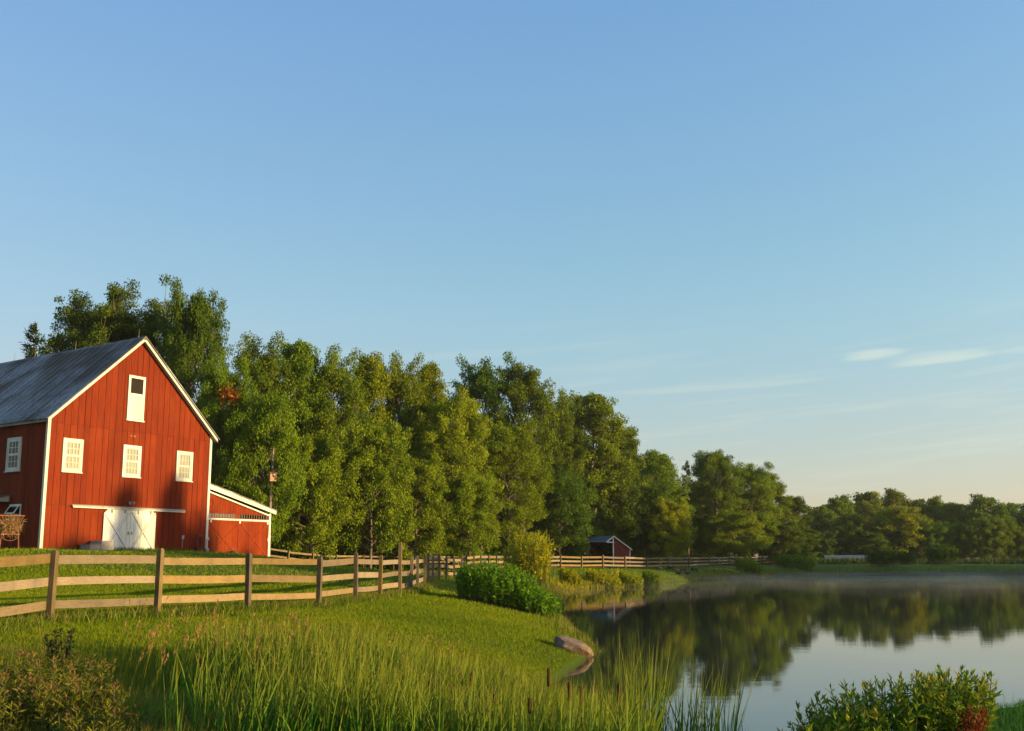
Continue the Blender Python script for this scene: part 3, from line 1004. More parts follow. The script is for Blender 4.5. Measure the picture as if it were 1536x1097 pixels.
# things beside the barn
p = barn_pt(2.75, -.75)
st = thing("concrete_steps", "grey concrete block steps beside the white barn door", "steps", p, BR)
MB().box(-.15, .55, -.3, .6, -.3, .5).build("upper_block", CONCRETE, st)
MB().box(-.75, -.155, -.25, .55, -.3, .28).build("lower_block", CONCRETE, st)
MB().box(-.78, -.12, -.28, .58, .282, .33).build("tread_plank", GREYWOOD, st)
p = barn_pt(9.42, -.1, BZ)
hs = thing("garden_hose", "coiled brown hose hanging low on the red barn wall", "hose", p, BR)
coil = MB()
for k in range(5):
    pts = [(math.sin(t) * (.26 - .012 * k), -.02 - .018 * k, .62 + math.cos(t) * (.36 + .02 * k) - .02 * k) for t in np.linspace(0, 2 * math.pi, 17)]
    coil.tube(pts, .018, 5)
coil.build("hose_coil", RUBBER, hs, True)
MB().box(-.12, .12, -.1, .05, .93, .98).build("hose_hook", IRON, hs)
p = barn_pt(10.42, -.35)
hy = thing("yard_hydrant", "thin iron yard hydrant in front of the lean-to door", "hydrant", p, BR)
MB().tube([(0, 0, -.1), (0, 0, 1.02)], .022, 8).tube([(0, 0, -.1), (.05, 0, .4)], .03, 6).build("pipe", IRON, hy)
MB().tube([(0, 0, 1.02), (-.06, 0, 1.1), (-.2, 0, 1.04)], .022, 6).tube([(0, 0, 1.0), (.12, 0, 1.0), (.16, 0, .9)], .022, 6).build("spout", IRON, hy)
p = barn_pt(11.85, -.25)
tb = thing("feed_tub", "small dark feed tub on the grass by the lean-to doors", "tub", p, BR)
tub = MB()
ring = [(.2, 0), (.26, .3), (.27, .31), (.245, .31), (.19, .04)]
n = 12
for r_, z_ in ring:
    tub.v += [(math.cos(2 * math.pi * k / n) * r_, math.sin(2 * math.pi * k / n) * r_, z_) for k in range(n)]
for i in range(len(ring) - 1):
    tub.f += [(i * n + k, i * n + (k + 1) % n, (i + 1) * n + (k + 1) % n, (i + 1) * n + k) for k in range(n)]
tub.f += [tuple(range(n))[::-1], tuple(4 * n + k for k in range(n))]
tub.build("tub_body", DARKMETAL, tb)
MB().tube([(.25, 0, .28), (.2, 0, .42), (0, 0, .46), (-.2, 0, .42), (-.25, 0, .28)], .012, 5).build("handle", IRON, tb)
# hay rack by the dark side wall
p = at(13, 828, 47.6)
p.z = gz(p.x, p.y)
hr = thing("hay_rack", "rusty iron hay rack stuffed with hay beside the barn's dark side wall", "hay rack", p, .5)
ir = MB()
for sx in (-.42, .42):
    ir.tube([(sx, -.22, -.05), (sx * .86, -.1, .82)], .022, 6)
    ir.tube([(sx, .22, -.05), (sx * .86, .1, .82)], .022, 6)
ir.build("leg", IRON, hr)
MB().box(-.42, .42, -.14, .14, .80, .86).build("tray", IRON, hr)
MB().tube([(math.sin(t) * .36, -.14, .78 - math.cos(t) * .26 * 1 - .0) for t in np.linspace(-1.45, 1.45, 9)], .016, 5).build("lower_hoop", IRON, hr)
bs_ = MB()
for k in range(9):
    x = -.5 + k * .125
    bs_.tube([(x * .4, -.1, .87), (x * .75, -.17, 1.25), (x * 1.05, -.24, 1.70)], .013, 5)
    bs_.tube([(x * .4, .1, .87), (x * .75, .17, 1.25), (x * 1.05, .24, 1.70)], .013, 5)
bs_.build("basket_bar", IRON, hr)
MB().bar((-.56, -.245, 1.71), (.56, -.245, 1.71), .035, .05).bar((-.56, .245, 1.71), (.56, .245, 1.71), .035, .05).bar((-.56, -.245, 1.71), (-.56, .245, 1.71), .035, .05).bar((.56, -.245, 1.71), (.56, .245, 1.71), .035, .05).build("basket_rim", IRON, hr)
nh = 700
hp = np.stack([rng.normal(0, .2, nh), rng.normal(0, .1, nh), rng.uniform(.92, 1.55, nh)], 1)
hd = rng.normal(0, 1, (nh, 3))
V, T = leaf_arrays(hp, hd, rng.normal(0, 1, (nh, 3)), rng.uniform(.2, .5, nh), np.full(nh, .02))
link("hay_filling", arrays_mesh("hay_filling", V, T), hr, HAYM)

# ------------------------------------------------------------------ fences
def fence(name, label, posts, rails_h, inner=1, ph=1.3, pw=.10, rh=.155, post_mat=POST, rail_mat=RAIL, heights=None, seed=1):
    """posts: list of (x, y); a rail board runs from post to post at every height"""
    rr = random.Random(seed)
    x0, y0 = posts[0]
    f = thing(name, label, "fence", (x0, y0, 0))
    tops = []
    for i, (x, y) in enumerate(posts):
        a, b = posts[max(i - 1, 0)], posts[min(i + 1, len(posts) - 1)]
        d = Vector((b[0] - a[0], b[1] - a[1], 0)).normalized()
        s = Vector((-d.y, d.x, 0)) * inner
        z = gz(x, y)
        h = ph + rr.uniform(-.05, .07) + (heights or {}).get(i, 0)
        lean = s * rr.uniform(-.02, .03) + d * rr.uniform(-.035, .05)
        m = MB()
        base = Vector((x - x0, y - y0, z - .25))
        up = Vector((lean.x, lean.y, 1)).normalized()
        o = [base + d * (ax * pw / 2) + s * (ay * pw / 2) for ax, ay in ((-1, -1), (1, -1), (1, 1), (-1, 1))]
        m.prism(o, up * (h + .25 - .05))
        t = up * (h + .25)
        m.prism([q + up * (h + .2) for q in o], up * .004)
        # chamfered top
        k = len(m.v)
        top = [base + d * (ax * pw * .32) + s * (ay * pw * .32) + t for ax, ay in ((-1, -1), (1, -1), (1, 1), (-1, 1))]
        m.v += [tuple(q + up * (h + .204)) for q in o] + [tuple(q) for q in top]
        m.f += [(k + j, k + (j + 1) % 4, k + 4 + (j + 1) % 4, k + 4 + j) for j in range(4)] + [(k + 4, k + 5, k + 6, k + 7)]
        m.build("post", post_mat, f)
        tops.append((base, up, s, d))
    for i in range(len(posts) - 1):
        b0, u0, s0, d0 = tops[i]
        b1, u1, s1, d1 = tops[i + 1]
        for hgt in rails_h:
            j0, j1 = rr.uniform(-.025, .025), rr.uniform(-.025, .025)
            off = pw / 2 + .016 + rr.uniform(.003, .008)
            p0 = b0 + u0 * (hgt + .25 + j0) + s0 * off - d0 * (.05 * 0)
            p1 = b1 + u1 * (hgt + .25 + j1) + s1 * off
            m = MB()
            n = 4
            bow, sag = rr.uniform(-.03, .03), rr.uniform(-.02, .012)
            hh = rh * rr.uniform(.9, 1.08) / 2
            ring = []
            gap = .006 / max((p1 - p0).length, .1)
            for k in range(n + 1):
                t = gap + (1 - 2 * gap) * k / n
                c_ = p0.lerp(p1, t) + Vector((0, 0, sag * 4 * t * (1 - t))) + s0 * (bow * 4 * t * (1 - t))
                for (aa, cc) in ((-1, -1), (1, -1), (1, 1), (-1, 1)):
                    m.v.append(tuple(c_ + s0 * (aa * .015) + Vector((0, 0, 1)) * (cc * hh)))
            for k in range(n):
                q = k * 4
                m.f += [(q + j, q + (j + 1) % 4, q + 4 + (j + 1) % 4, q + 4 + j) for j in range(4)]
            m.f += [(3, 2, 1, 0), (n * 4, n * 4 + 1, n * 4 + 2, n * 4 + 3)]
            m.build("rail", rail_mat, f)
    return f


def px_posts(rows):
    return [(float(at(px, HOR, Y).x), float(Y)) for px, Y in rows]


NEAR = px_posts([(-60, 14.6), (80, 17.4), (240, 20.1), (375, 22.6), (480, 25.2), (535, 28.2), (571, 31.0), (601, 33.6), (617, 36.2), (627, 38.9), (637, 41.8), (643, 44.8), (650, 48.2), (659, 51.6), (670, 55.0), (682, 58.4), (693, 62.0)])
fence("rail_fence", "weathered three-rail wooden fence running past the barn lawn from the left", NEAR, (.33, .72, 1.11), 1, 1.3, heights={7: .45}, seed=4)
FAR = px_posts([(693, 64.6), (700, 68), (711, 72), (722, 75.5), (733, 78.5), (745, 80.8), (757, 82.6), (770, 84.3), (785, 86), (806, 88.5), (824, 90.5), (841, 92.2), (873, 94.2), (905, 96), (938, 98), (970, 102), (1002, 107.5), (1033, 114), (1064, 122), (1094, 131), (1119, 142), (1144, 154), (1169, 172), (1190, 190)])
fence("rail_fence", "wooden rail fence along the far bank of the pond in front of the small shed", FAR, (.36, .74, 1.12), 1, 1.3, rh=.17, seed=5)
BACK = px_posts([(395, 66), (432, 68), (470, 70), (504, 72), (545, 76), (590, 80), (640, 85), (690, 91), (735, 96), (780, 101), (830, 105), (870, 108)])
fence("rail_fence", "grey back fence at the foot of the wood beside the lean-to", BACK, (.72, 1.14), 1, 1.26, rh=.12, seed=6)

# ------------------------------------------------------------------ small shed across the pond
sp = at(919.6, 840, 119)
sp.z = gz(sp.x, sp.y)
shed = thing("run_in_shed", "small dark red open shed with white trim across the pond", "shed", (sp.x, sp.y, sp.z), math.radians(45))
hgt, dep, ln, ov = 2.75 + (2.06 - sp.z), 3.2, 4.0, 1.35
# local x = gable depth (away), y = along the shed (to the left)
back = hgt - 1.45


def sroof(x):
    return hgt - (hgt - back) * x / dep if x >= 0 else hgt + (hgt - back) / dep * x * 1.05


for k in range(8):
    a, b = dep * k / 8 + .004, dep * (k + 1) / 8 - .004
    MB().prism([(a, 0, 0), (b, 0, 0), (b, 0, sroof(b) - .06), (a, 0, sroof(a) - .06)], (0, .05, 0)).build("board", MAROON, shed)
MB().prism([(0, ln - .05, 0), (dep, ln - .05, 0), (dep, ln - .05, back - .06), (0, ln - .05, hgt - .06)], (0, .05, 0)).box(dep - .05, dep, .055, ln - .055, 0, back - .08).build("back_wall", MAROON, shed)
MB().box(-.06, .1, -.06, -.002, -.1, hgt - .2).build("corner_post", WHITE, shed)
MB().box(dep - .06, dep + .06, -.06, -.002, -.1, back - .05).build("corner_post", WHITE, shed)
MB().box(-.06, .06, ln - .1, ln, -.1, hgt - .1).build("corner_post", WHITE, shed)
e0, e1 = -ov, dep + .25
MB().prism([(e0, -.15, sroof(e0)), (0, -.15, hgt), (e1, -.15, sroof(e1)), (e1, -.15, sroof(e1) + .06), (0, -.15, hgt + .07), (e0, -.15, sroof(e0) + .06)], (0, ln + .3, 0)).build("roof", SLATE, shed)
MB().prism([(e0, -.2, sroof(e0) - .07), (0, -.2, hgt - .08), (e1, -.2, sroof(e1) - .08), (e1, -.2, sroof(e1) + .07), (0, -.2, hgt + .09), (e0, -.2, sroof(e0) + .07)], (0, .045, 0)).build("rake_board", WHITE, shed)
MB().box(e0 - .03, e0 - .002, -.15, ln + .15, sroof(e0) - .03, sroof(e0) + .05).build("eave_board", WHITE, shed)
MB().box(e0 + .05, .1, -.12, -.062, sroof(e0) - .12, sroof(e0) + .02).build("soffit_return", WHITE, shed)

# low building with a blue-grey roof beyond the far field
bp = at(1312, 840, 205)
lowb = thing("low_building", "long low building with a blue-grey roof beyond the far field", "building", (bp.x, bp.y, gz(bp.x, bp.y)), math.radians(-6))
zr = at(1300, 833.4, 205).z - gz(bp.x, bp.y)
MB().prism([(-9.6, .3, 0), (0, .3, 0), (0, .3, zr - .75), (-9.6, .3, zr - .75)], (0, 3.4, 0)).build("wall", GREYWOOD, lowb)
MB().prism([(0, 0, zr - .8), (0, 2, zr), (0, 4, zr - .8), (0, 4, zr - .72), (0, 2, zr + .08), (0, 0, zr - .72)], (-9.8, 0, 0)).build("roof", SLATE, lowb)
MB().prism([(.03, -.05, zr - .9), (.03, 2, zr - .1), (.03, 4.05, zr - .9), (.03, 4.05, zr - .7), (.03, 2, zr + .1), (.03, -.05, zr - .7)], (.08, 0, 0)).build("gable_trim", WHITE, lowb)

ORD = ['leftmost', 'second', 'third', 'fourth', 'fifth', 'sixth', 'seventh', 'eighth', 'ninth', 'tenth', 'eleventh', 'twelfth', 'thirteenth', 'fourteenth', 'fifteenth']


# ------------------------------------------------------------------ trees
def tree_meshes(name, H, Wd, base, profile, n_limb, seed, leaf=.26, dens=1.0, up=.5, sub=4, cl_r=.75, cl_n=80, bare=0.0, trunks=1):
    """one kind of broadleaf tree: tapered trunk with limbs, crown of leaf sprays round the twig ends"""
    r = np.random.default_rng(seed)
    wood = MB()
    centers, radii = [], []
    for tk in range(trunks):
        a0 = r.uniform(0, 6.28)
        sp_ = (Wd * .16 if trunks > 1 else 0)
        foot = np.array([math.cos(a0) * sp_ * .2, math.sin(a0) * sp_ * .2, -.3])
        pts, pr = [], []
        wob = r.normal(0, .012 * H, (8, 2))
        for k in range(8):
            t = k / 7
            pts.append((foot[0] + math.cos(a0) * sp_ * t + wob[k, 0] * t, foot[1] + math.sin(a0) * sp_ * t + wob[k, 1] * t, -.3 + t * H * .87))
            pr.append((.014 * H + .03) * (1 - t) ** .8 * (1.25 if k == 0 else 1) / (trunks ** .4) + .015)
        wood.tube(pts, pr, 8, False)
        P = np.array(pts)
        ga = r.uniform(0, 6.28)
        nl = max(3, n_limb // trunks)
        for i in range(nl):
            t = base + (1 - base) * (((i + r.uniform(0, .8)) / nl) ** .85) * .97
            zz = t * H * .87
            o = np.array([np.interp(zz, P[:, 2], P[:, 0]), np.interp(zz, P[:, 2], P[:, 1]), zz])
            ga += 2.4 + r.uniform(-.4, .4)
            rad = max(profile((t - base) / (1 - base)) * Wd / 2 * r.uniform(.78, 1.06), .3)
            el = up * (.4 + 1.1 * t) + r.uniform(-.15, .2)
            d = np.array([math.cos(ga) * math.cos(el), math.sin(ga) * math.cos(el), math.sin(el)])
            L = rad / max(math.cos(el), .45)
            tip = o + d * L + np.array([0, 0, -.06 * L])
            midp = o + d * L * .5 + np.array([0, 0, .05 * L])
            br = max(.012 * L + .012, .018)
            wood.tube([o, midp, tip], [br, br * .7, .012], 5, False)
            centers.append(tip)
            radii.append(cl_r * r.uniform(.7, 1.15))
            if t > .55:
                centers.append(o + (tip - o) * r.uniform(.5, .75))
                radii.append(cl_r * r.uniform(.7, 1.0))
            for s_ in range(max(1, int(sub * (0.5 + L / (Wd * .4))))):
                q = r.uniform(.3 + bare * .3, 1.0)
                b0 = o + (tip - o) * q
                dd = d + r.normal(0, .55, 3)
                dd = dd / np.linalg.norm(dd)
                l2 = L * r.uniform(.2, .42) + .2
                e2 = b0 + dd * l2
                if e2[2] < base * H * .8:
                    e2[2] = base * H * .8 + r.uniform(0, .5)
                wood.tube([b0, e2], [br * .45, .008], 4, False)
                centers.append(e2)
                radii.append(cl_r * r.uniform(.55, 1.1))
        # leader
        for k in range(16):
            centers.append(np.array(pts[-1]) + np.array([r.normal(0, .14 * Wd), r.normal(0, .14 * Wd), r.uniform(-3.6, .1) * H / 18]))
            radii.append(cl_r * r.uniform(.6, .95))
    C, Rr = np.array(centers), np.array(radii)
    nleaf = np.maximum((cl_n * dens * (Rr / cl_r) ** 2).astype(int), 6)
    idx = np.repeat(np.arange(len(C)), nleaf)
    n_ = len(idx)
    g = r.normal(0, 1, (n_, 3))
    g = norm(g) * (r.random(n_) ** .45)[:, None]
    g[:, 2] *= .62
    P_ = C[idx] + g * Rr[idx][:, None]
    nrm = norm(g * .8 + np.array([0, 0, .3]) + r.normal(0, .6, (n_, 3)))
    ax = norm(g * .8 + r.normal(0, .8, (n_, 3)) + np.array([0, 0, -.25]))
    ax = ax - nrm * np.sum(ax * nrm, 1, keepdims=True)
    Ln = leaf * r.uniform(.65, 1.25, n_)
    V, T = leaf_arrays(P_, ax, nrm, Ln, Ln * r.uniform(.55, .75, n_))
    cl_t = r.random(len(C))
    rn = np.clip(.5 * cl_t[idx] + .5 * r.random(n_), 0, 1)
    cm = arrays_mesh(name + "_crown", V, T, None, {'rnd': np.repeat(rn, 4), 'tip': np.zeros(4 * n_)})
    cm.materials.append(LEAF_MID)
    tm = wood.mesh(name + "_trunk", True)
    tm.materials.append(BARK)
    Hm, Wm = np.percentile(V[:, 2], 99.0), 2 * np.percentile(np.hypot(V[:, 0], V[:, 1]), 97)
    return dict(trunk=tm, crown=cm, H=Hm, W=Wm)


def pf_oval(t):
    return max(.25, math.sin(math.pi * min(1, .18 + .80 * t)) ** .8)


def pf_round(t):
    return math.sqrt(max(.08, 1 - (2 * t - .85) ** 2 * .85)) if t < .98 else .4


def pf_top(t):
    return (.45 + .75 * math.sin(math.pi * min(1, .15 + .72 * t)) * (.6 + .4 * t)) * (1 - max(0, (t - .6) / .4) * .68)


def pf_cone(t):
    return max(.12, 1 - t * .92)


KIND = {
    'tall': [tree_meshes("tall_tree", 18, 6.4, .08, pf_oval, 52, s, .21, 1, .45, 4, .85, 170) for s in (11, 12, 13)],
    'open': [tree_meshes("open_tree", 19, 7.0, .24, pf_top, 38, s, .22, 1, .65, 4, .92, 150, .4) for s in (21, 22)],
    'broad': [tree_meshes("broad_tree", 20, 11, .12, pf_round, 60, s, .24, 1, .5, 5, 1.1, 180) for s in (31, 32)],
    'big': [tree_meshes("big_tree", 22, 12, .34, pf_round, 54, s, .22, 1, .7, 6, .95, 190, .5, 3) for s in (41,)],
    'low': [tree_meshes("low_tree", 10, 8, .13, pf_round, 48, s, .19, 1, .35, 5, .82, 160) for s in (51, 52)],
    'thick': [tree_meshes("thick_tree", 9, 9, .015, pf_round, 46, s, .32, 1, .3, 5, 1.0, 80) for s in (81,)],
    'far': [tree_meshes("far_tree", 16, 9, .03, pf_oval, 46, s, .40, 1, .4, 4, 1.1, 70) for s in (61, 62)],
}


def pine_meshes(seed):
    r = np.random.default_rng(seed)
    H, Wd = 16, 6
    wood = MB()
    wood.tube([(0, 0, -.3), (.05, 0, H * .5), (0, .05, H)], [.24, .13, .02], 7, False)
    P_, D_, N_ = [], [], []
    for i in range(80):
        t = (i + r.random()) / 80
        z = H * (.1 + .88 * t)
        a = r.uniform(0, 6.28)
        L = (Wd / 2) * (1 - t) ** .8 * r.uniform(.7, 1.1) + .25
        d = np.array([math.cos(a), math.sin(a), .12 - .3 * (1 - t)])
        wood.tube([(0, 0, z), tuple(np.array([0, 0, z]) + d * L)], [.03, .008], 4, False)
        k = int(70 * L / 2) + 20
        q = r.random(k) ** .7
        P_.append(np.array([0, 0, z]) + d * L * q[:, None] + r.normal(0, .1, (k, 3)))
        D_.append(d + r.normal(0, .6, (k, 3)))
        N_.append(np.array([0, 0, 1]) + r.normal(0, .4, (k, 3)))
    P_, D_, N_ = map(np.concatenate, (P_, D_, N_))
    n_ = len(P_)
    V, T = leaf_arrays(P_, D_, N_, r.uniform(.3, .55, n_), np.full(n_, .12))
    cm = arrays_mesh("pine_crown", V, T, None, {'rnd': np.repeat(r.random(n_), 4), 'tip': np.zeros(4 * n_)})
    cm.materials.append(LEAF_PINE)
    tm = wood.mesh("pine_trunk", True)
    tm.materials.append(BARK)
    return dict(trunk=tm, crown=cm, H=H, W=Wd)


KIND['pine'] = [pine_meshes(71)]
_tc = [0]


def put_tree(kind, x, y, height, width, mat, label, group=None, name="broadleaf_tree", cat="tree", rz=None):
    k = KIND[kind][_tc[0] % len(KIND[kind])]
    _tc[0] += 1
    t = thing(name, label, cat, (x, y, gz(x, y)), random.uniform(0, 6.28) if rz is None else rz, group)
    sc = (width / k['W'], width / k['W'], height / k['H'])
    for nm in ('trunk', 'crown'):
        o = link(nm, k[nm], t)
        o.scale = sc
        if nm == 'crown' and mat is not None:
            o.material_slots[0].link = 'OBJECT'
            o.material_slots[0].material = mat
    return t


def tree_px(kind, px, top, Y, wpx, mat, label, group=None, name="broadleaf_tree"):
    p_ = at(px, top, Y)
    return put_tree(kind, p_.x, p_.y, p_.z - gz(p_.x, p_.y), wpx * Y / 1500 * (1.22 if kind in ('tall', 'open') else 1.0), mat, label, group, name)


FRONT = [
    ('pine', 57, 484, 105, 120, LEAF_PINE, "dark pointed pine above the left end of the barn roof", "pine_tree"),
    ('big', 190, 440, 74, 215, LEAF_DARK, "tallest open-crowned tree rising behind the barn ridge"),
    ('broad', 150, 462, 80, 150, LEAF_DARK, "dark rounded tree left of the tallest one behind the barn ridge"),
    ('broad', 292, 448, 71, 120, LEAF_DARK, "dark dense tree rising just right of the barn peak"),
    ('broad', 338, 545, 68, 100, LEAF_MID, "green tree with one orange spray beside the barn's right eave"),
    ('open', 398, 513, 78, 92, LEAF_MID, "airy tree with the highest top over the lean-to"),
    ('tall', 450, 519, 80, 84, LEAF_MID, "tall tree next right of the airy one over the lean-to"),
    ('open', 502, 531, 81, 84, LEAF_MID, "thin-crowned tree with sky showing between its limbs"),
    ('tall', 553, 540, 84, 78, LEAF_LIGHT, "narrow tall tree midway between the barn and the notch of sky in the wood"),
    ('open', 603, 541, 86, 76, LEAF_LIGHT, "pale loose tree, second left of the notch of sky in the wood"),
    ('tall', 642, 552, 88, 66, LEAF_LIGHT, "last light tall tree left of the notch of sky in the wood"),
    ('low', 398, 600, 66, 120, LEAF_BROWN, "brownish tree with the nest box behind the lean-to roof"),
    ('low', 470, 655, 71, 130, LEAF_BROWN, "brownish low tree right of the nest box tree"),
    ('low', 560, 640, 76, 130, LEAF_MID, "bushy tree with a pale leaning trunk over the back fence"),
    ('low', 625, 690, 79, 110, LEAF_LIGHT, "small bright tree drooping over the back fence"),
    ('broad', 680, 600, 84, 122, LEAF_LIGHT, "broad bright yellow-green tree at the middle of the wood edge"),
    ('low', 705, 715, 82, 90, LEAF_LIGHT, "low bright tree left of the yellow willow shrub"),
    ('open', 722, 541, 104, 84, LEAF_DARK, "dark upright tree right of the notch of sky in the wood"),
    ('open', 785, 556, 104, 88, LEAF_MID, "tall tree with bare limbs right of the dark upright one"),
    ('broad', 762, 640, 97, 120, LEAF_BROWN, "olive rounded tree above the yellow willow shrub"),
    ('broad', 838, 596, 122, 88, LEAF_MID, "rounded tall tree left of the highest crown above the shed"),
    ('tall', 890, 596, 124, 92, LEAF_MID, "tall rounded tree whose top stands above the small shed"),
    ('tall', 935, 648, 130, 70, LEAF_MID, "sloping-topped tree right above the small shed"),
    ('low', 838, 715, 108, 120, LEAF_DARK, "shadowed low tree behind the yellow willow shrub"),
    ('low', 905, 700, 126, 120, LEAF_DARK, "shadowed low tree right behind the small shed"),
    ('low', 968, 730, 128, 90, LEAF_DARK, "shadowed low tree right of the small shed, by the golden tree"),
    ('tall', 985, 682, 142, 78, LEAF_MID, "tree with a ragged top between the shed and the golden tree"),
    ('pine', 1029, 690, 156, 40, LEAF_PINE, "thin dark spire behind the golden tree", "pine_tree"),
    ('low', 1003, 752, 126, 72, LEAF_GOLD, "small golden tree behind the rail fence across the pond"),
    ('broad', 1072, 681, 150, 88, LEAF_MID, "big rounded tree standing above the right end of the fence"),
    ('broad', 1125, 699, 158, 84, LEAF_MID, "second rounded tree right of the golden tree, lower on the right"),
    ('tall', 1150, 712, 163, 64, LEAF_MID, "bushy tree near the right end of the wood"),
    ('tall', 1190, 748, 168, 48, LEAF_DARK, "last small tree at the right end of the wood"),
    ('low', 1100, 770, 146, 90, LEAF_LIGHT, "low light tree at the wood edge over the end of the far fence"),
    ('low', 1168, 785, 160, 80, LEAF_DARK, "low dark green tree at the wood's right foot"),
    ('far', 1232, 762, 222, 56, LEAF_BROWN, "first brownish tree right of the gap in the skyline"),
    ('far', 1258, 747, 226, 60, LEAF_BROWN, "brownish pointed tree above the blue-grey roof's left end"),
    ('far', 1300, 741, 235, 66, LEAF_MID, "tall tree above the right end of the blue-grey roof"),
    ('far', 1342, 738, 238, 66, LEAF_BROWN, "highest tree of the far right woods"),
    ('far', 1350, 762, 212, 84, LEAF_GOLD, "golden-leaved tree right of the blue-grey roof"),
    ('far', 1282, 775, 214, 84, LEAF_BROWN, "low golden-brown tree right behind the blue-grey roof"),
    ('far', 1376, 752, 240, 56, LEAF_DARK, "dark rounded tree right of the golden-leaved one"),
    ('far', 1400, 748, 244, 50, LEAF_MID, "pointed tree midway along the far right woods"),
    ('far', 1428, 757, 238, 76, LEAF_MID, "rich green broad tree behind the far shore shrubs"),
    ('far', 1476, 746, 232, 74, LEAF_DARK, "round-headed tree standing clear in the far right woods"),
    ('far', 1514, 757, 246, 56, LEAF_MID, "tree second from the right edge of the far woods"),
    ('far', 1548, 758, 240, 66, LEAF_DARK, "dark tree cut off by the right edge of the photo"),
]
placed = []
for e_ in FRONT:
    nm = e_[7] if len(e_) > 7 else "broadleaf_tree"
    placed.append(tree_px(*e_[:7], None, nm))
# orange spray on the tree by the eave
ot = placed[4]
n_ = 260
lp = at(344, 592, 66.0) - ot.location
ca, sa = math.cos(-ot.rotation_euler.z), math.sin(-ot.rotation_euler.z)
ctr = np.array([lp.x * ca - lp.y * sa, lp.x * sa + lp.y * ca, lp.z])
V, T = leaf_arrays(ctr + rng.normal(0, 1, (n_, 3)) * np.array([.35, .35, .3]), rng.normal(0, 1, (n_, 3)), rng.normal(0, 1, (n_, 3)) + np.array([0, 0, 1]), rng.uniform(.18, .3, n_), rng.uniform(.12, .2, n_))
oo = link("orange_spray", arrays_mesh("orange_spray", V, T, None, {'rnd': np.repeat(rng.random(n_), 4)}), ot, LEAF_ORANGE)
oo["kind"] = "stuff"
oo['label'] = "spray of orange leaves"

# rows deeper in the wood: they close the gaps between the front trees
edge = [(-22, 76), (-16, 82), (-7, 92), (-2, 104), (9, 124), (20, 142), (31, 156), (44, 170), (54, 184)]
ex, ey = np.array([e[0] for e in edge], float), np.array([e[1] for e in edge], float)
row = random.Random(9)
for off, ktop in ((7, .68), (15, .76), (23, .46), (29, .42)):
    t = 0.0
    cum = np.concatenate([[0], np.cumsum(np.hypot(np.diff(ex), np.diff(ey)))])
    while t < cum[-1]:
        x, y = np.interp(t, cum, ex) - .75 * off + row.uniform(-1.2, 1.2), np.interp(t, cum, ey) + .65 * off + row.uniform(-1.2, 1.2)
        skyline = np.interp(768 + 1500 * x / y, [300, 360, 440, 640, 668, 700, 740, 800, 890, 985, 1075, 1160, 1215], [560, 530, 520, 550, 615, 570, 545, 565, 600, 690, 685, 718, 790])
        topz = at(768, skyline, y).z * ktop * row.uniform(.86, 1.0)
        put_tree('thick' if off > 20 else row.choice(['tall', 'tall', 'low']) if off == 15 else row.choice(['low', 'tall']), x, y, max(topz, 6), row.uniform(6, 8.5), row.choice([LEAF_DARK, LEAF_MID, LEAF_DARK]), "shaded broadleaf tree standing deeper in the wood behind its front row", "trees deeper in the wood")
        t += row.uniform(5, 7)
for i in range(15):
    px = 1212 + i * 24 + row.uniform(-7, 7)
    tree_px('low', px, row.uniform(774, 802), 212 + row.uniform(-4, 6), row.uniform(40, 56), row.choice([LEAF_DARK, LEAF_MID, LEAF_MID, LEAF_BROWN]), "low bushy tree, %s from the left in the front row of the far right woods" % ("first" if i == 0 else ORD[i]), "low growth at the foot of the far right woods")
for i in range(14):
    px = 1225 + i * 26 + row.uniform(-8, 8)
    Y = 262 + row.uniform(-6, 10)
    tree_px('far', px, row.uniform(758, 772), Y, 62, row.choice([LEAF_DARK, LEAF_MID]), "tree, %s from the left in the back row of the far right woods" % ("first" if i == 0 else ORD[i]), "back row of the far right woods")
# trees on the pond's right shore, outside the picture; their shade falls across the water
for (q, s, h, w) in ((40.3, 60, 15.8, 4), (43.0, 60, 18.6, 3.4), (45.9, 61, 19.3, 3.0), (47.8, 60, 17.4, 3.6), (51.3, 62, 15.5, 2.2), (104, 62, 14, 9), (111, 62, 17, 11), (119, 64, 18, 12), (128, 62, 17, 12), (137, 64, 15, 12), (147, 62, 13.5, 13), (158, 64, 13, 13), (171, 62, 13, 13)):
    put_tree('tall' if q in (43.0, 45.9) else 'open' if q < 60 else 'broad', .951 * s + .309 * q, -.309 * s + .951 * q, h, w, LEAF_MID, "broad green tree on the pond's right shore outside the picture", "trees on the right shore")

for k in range(14):
    put_tree('broad' if k % 3 else 'tall', -62 - k * 7 + row.uniform(-2, 2), 112 + 5 * math.sin(k * 2.1) - k * 3, row.uniform(12, 17), row.uniform(8, 11), row.choice([LEAF_DARK, LEAF_MID]), "broadleaf tree in the field edge hidden behind the barn", "trees beyond the barn")

# nest box on the brownish tree
np_ = at(409, 716, 64.6)
nb_ = thing("nest_box", "small pale wooden nest box high on a tree behind the lean-to", "nest box", np_, .5)
MB().box(-.22, .22, -.2, .2, -.28, .25).build("box_body", BOXWOOD, nb_)
MB().prism([(-.27, -.28, .24), (.27, -.28, .24), (.27, .25, .36), (-.27, .25, .36)], (0, 0, .03)).build("box_roof", BOXWOOD, nb_)
MB().tube([(0, -.201, .06), (0, -.21, .06)], .06, 10).build("entrance_hole", INNER_SHADE, nb_)  # flat disc, the shade inside the hole is its colour
MB().tube([(.02, .29, -6.4), (-.03, .30, -2.5), (.0, .29, 0), (.06, .30, 2.2), (.02, .32, 4.2)], [.12, .105, .085, .06, .02], 7).build("mounting_trunk", SUNLIT_BARK, nb_)  # lit look of this trunk is painted by its lighter bark

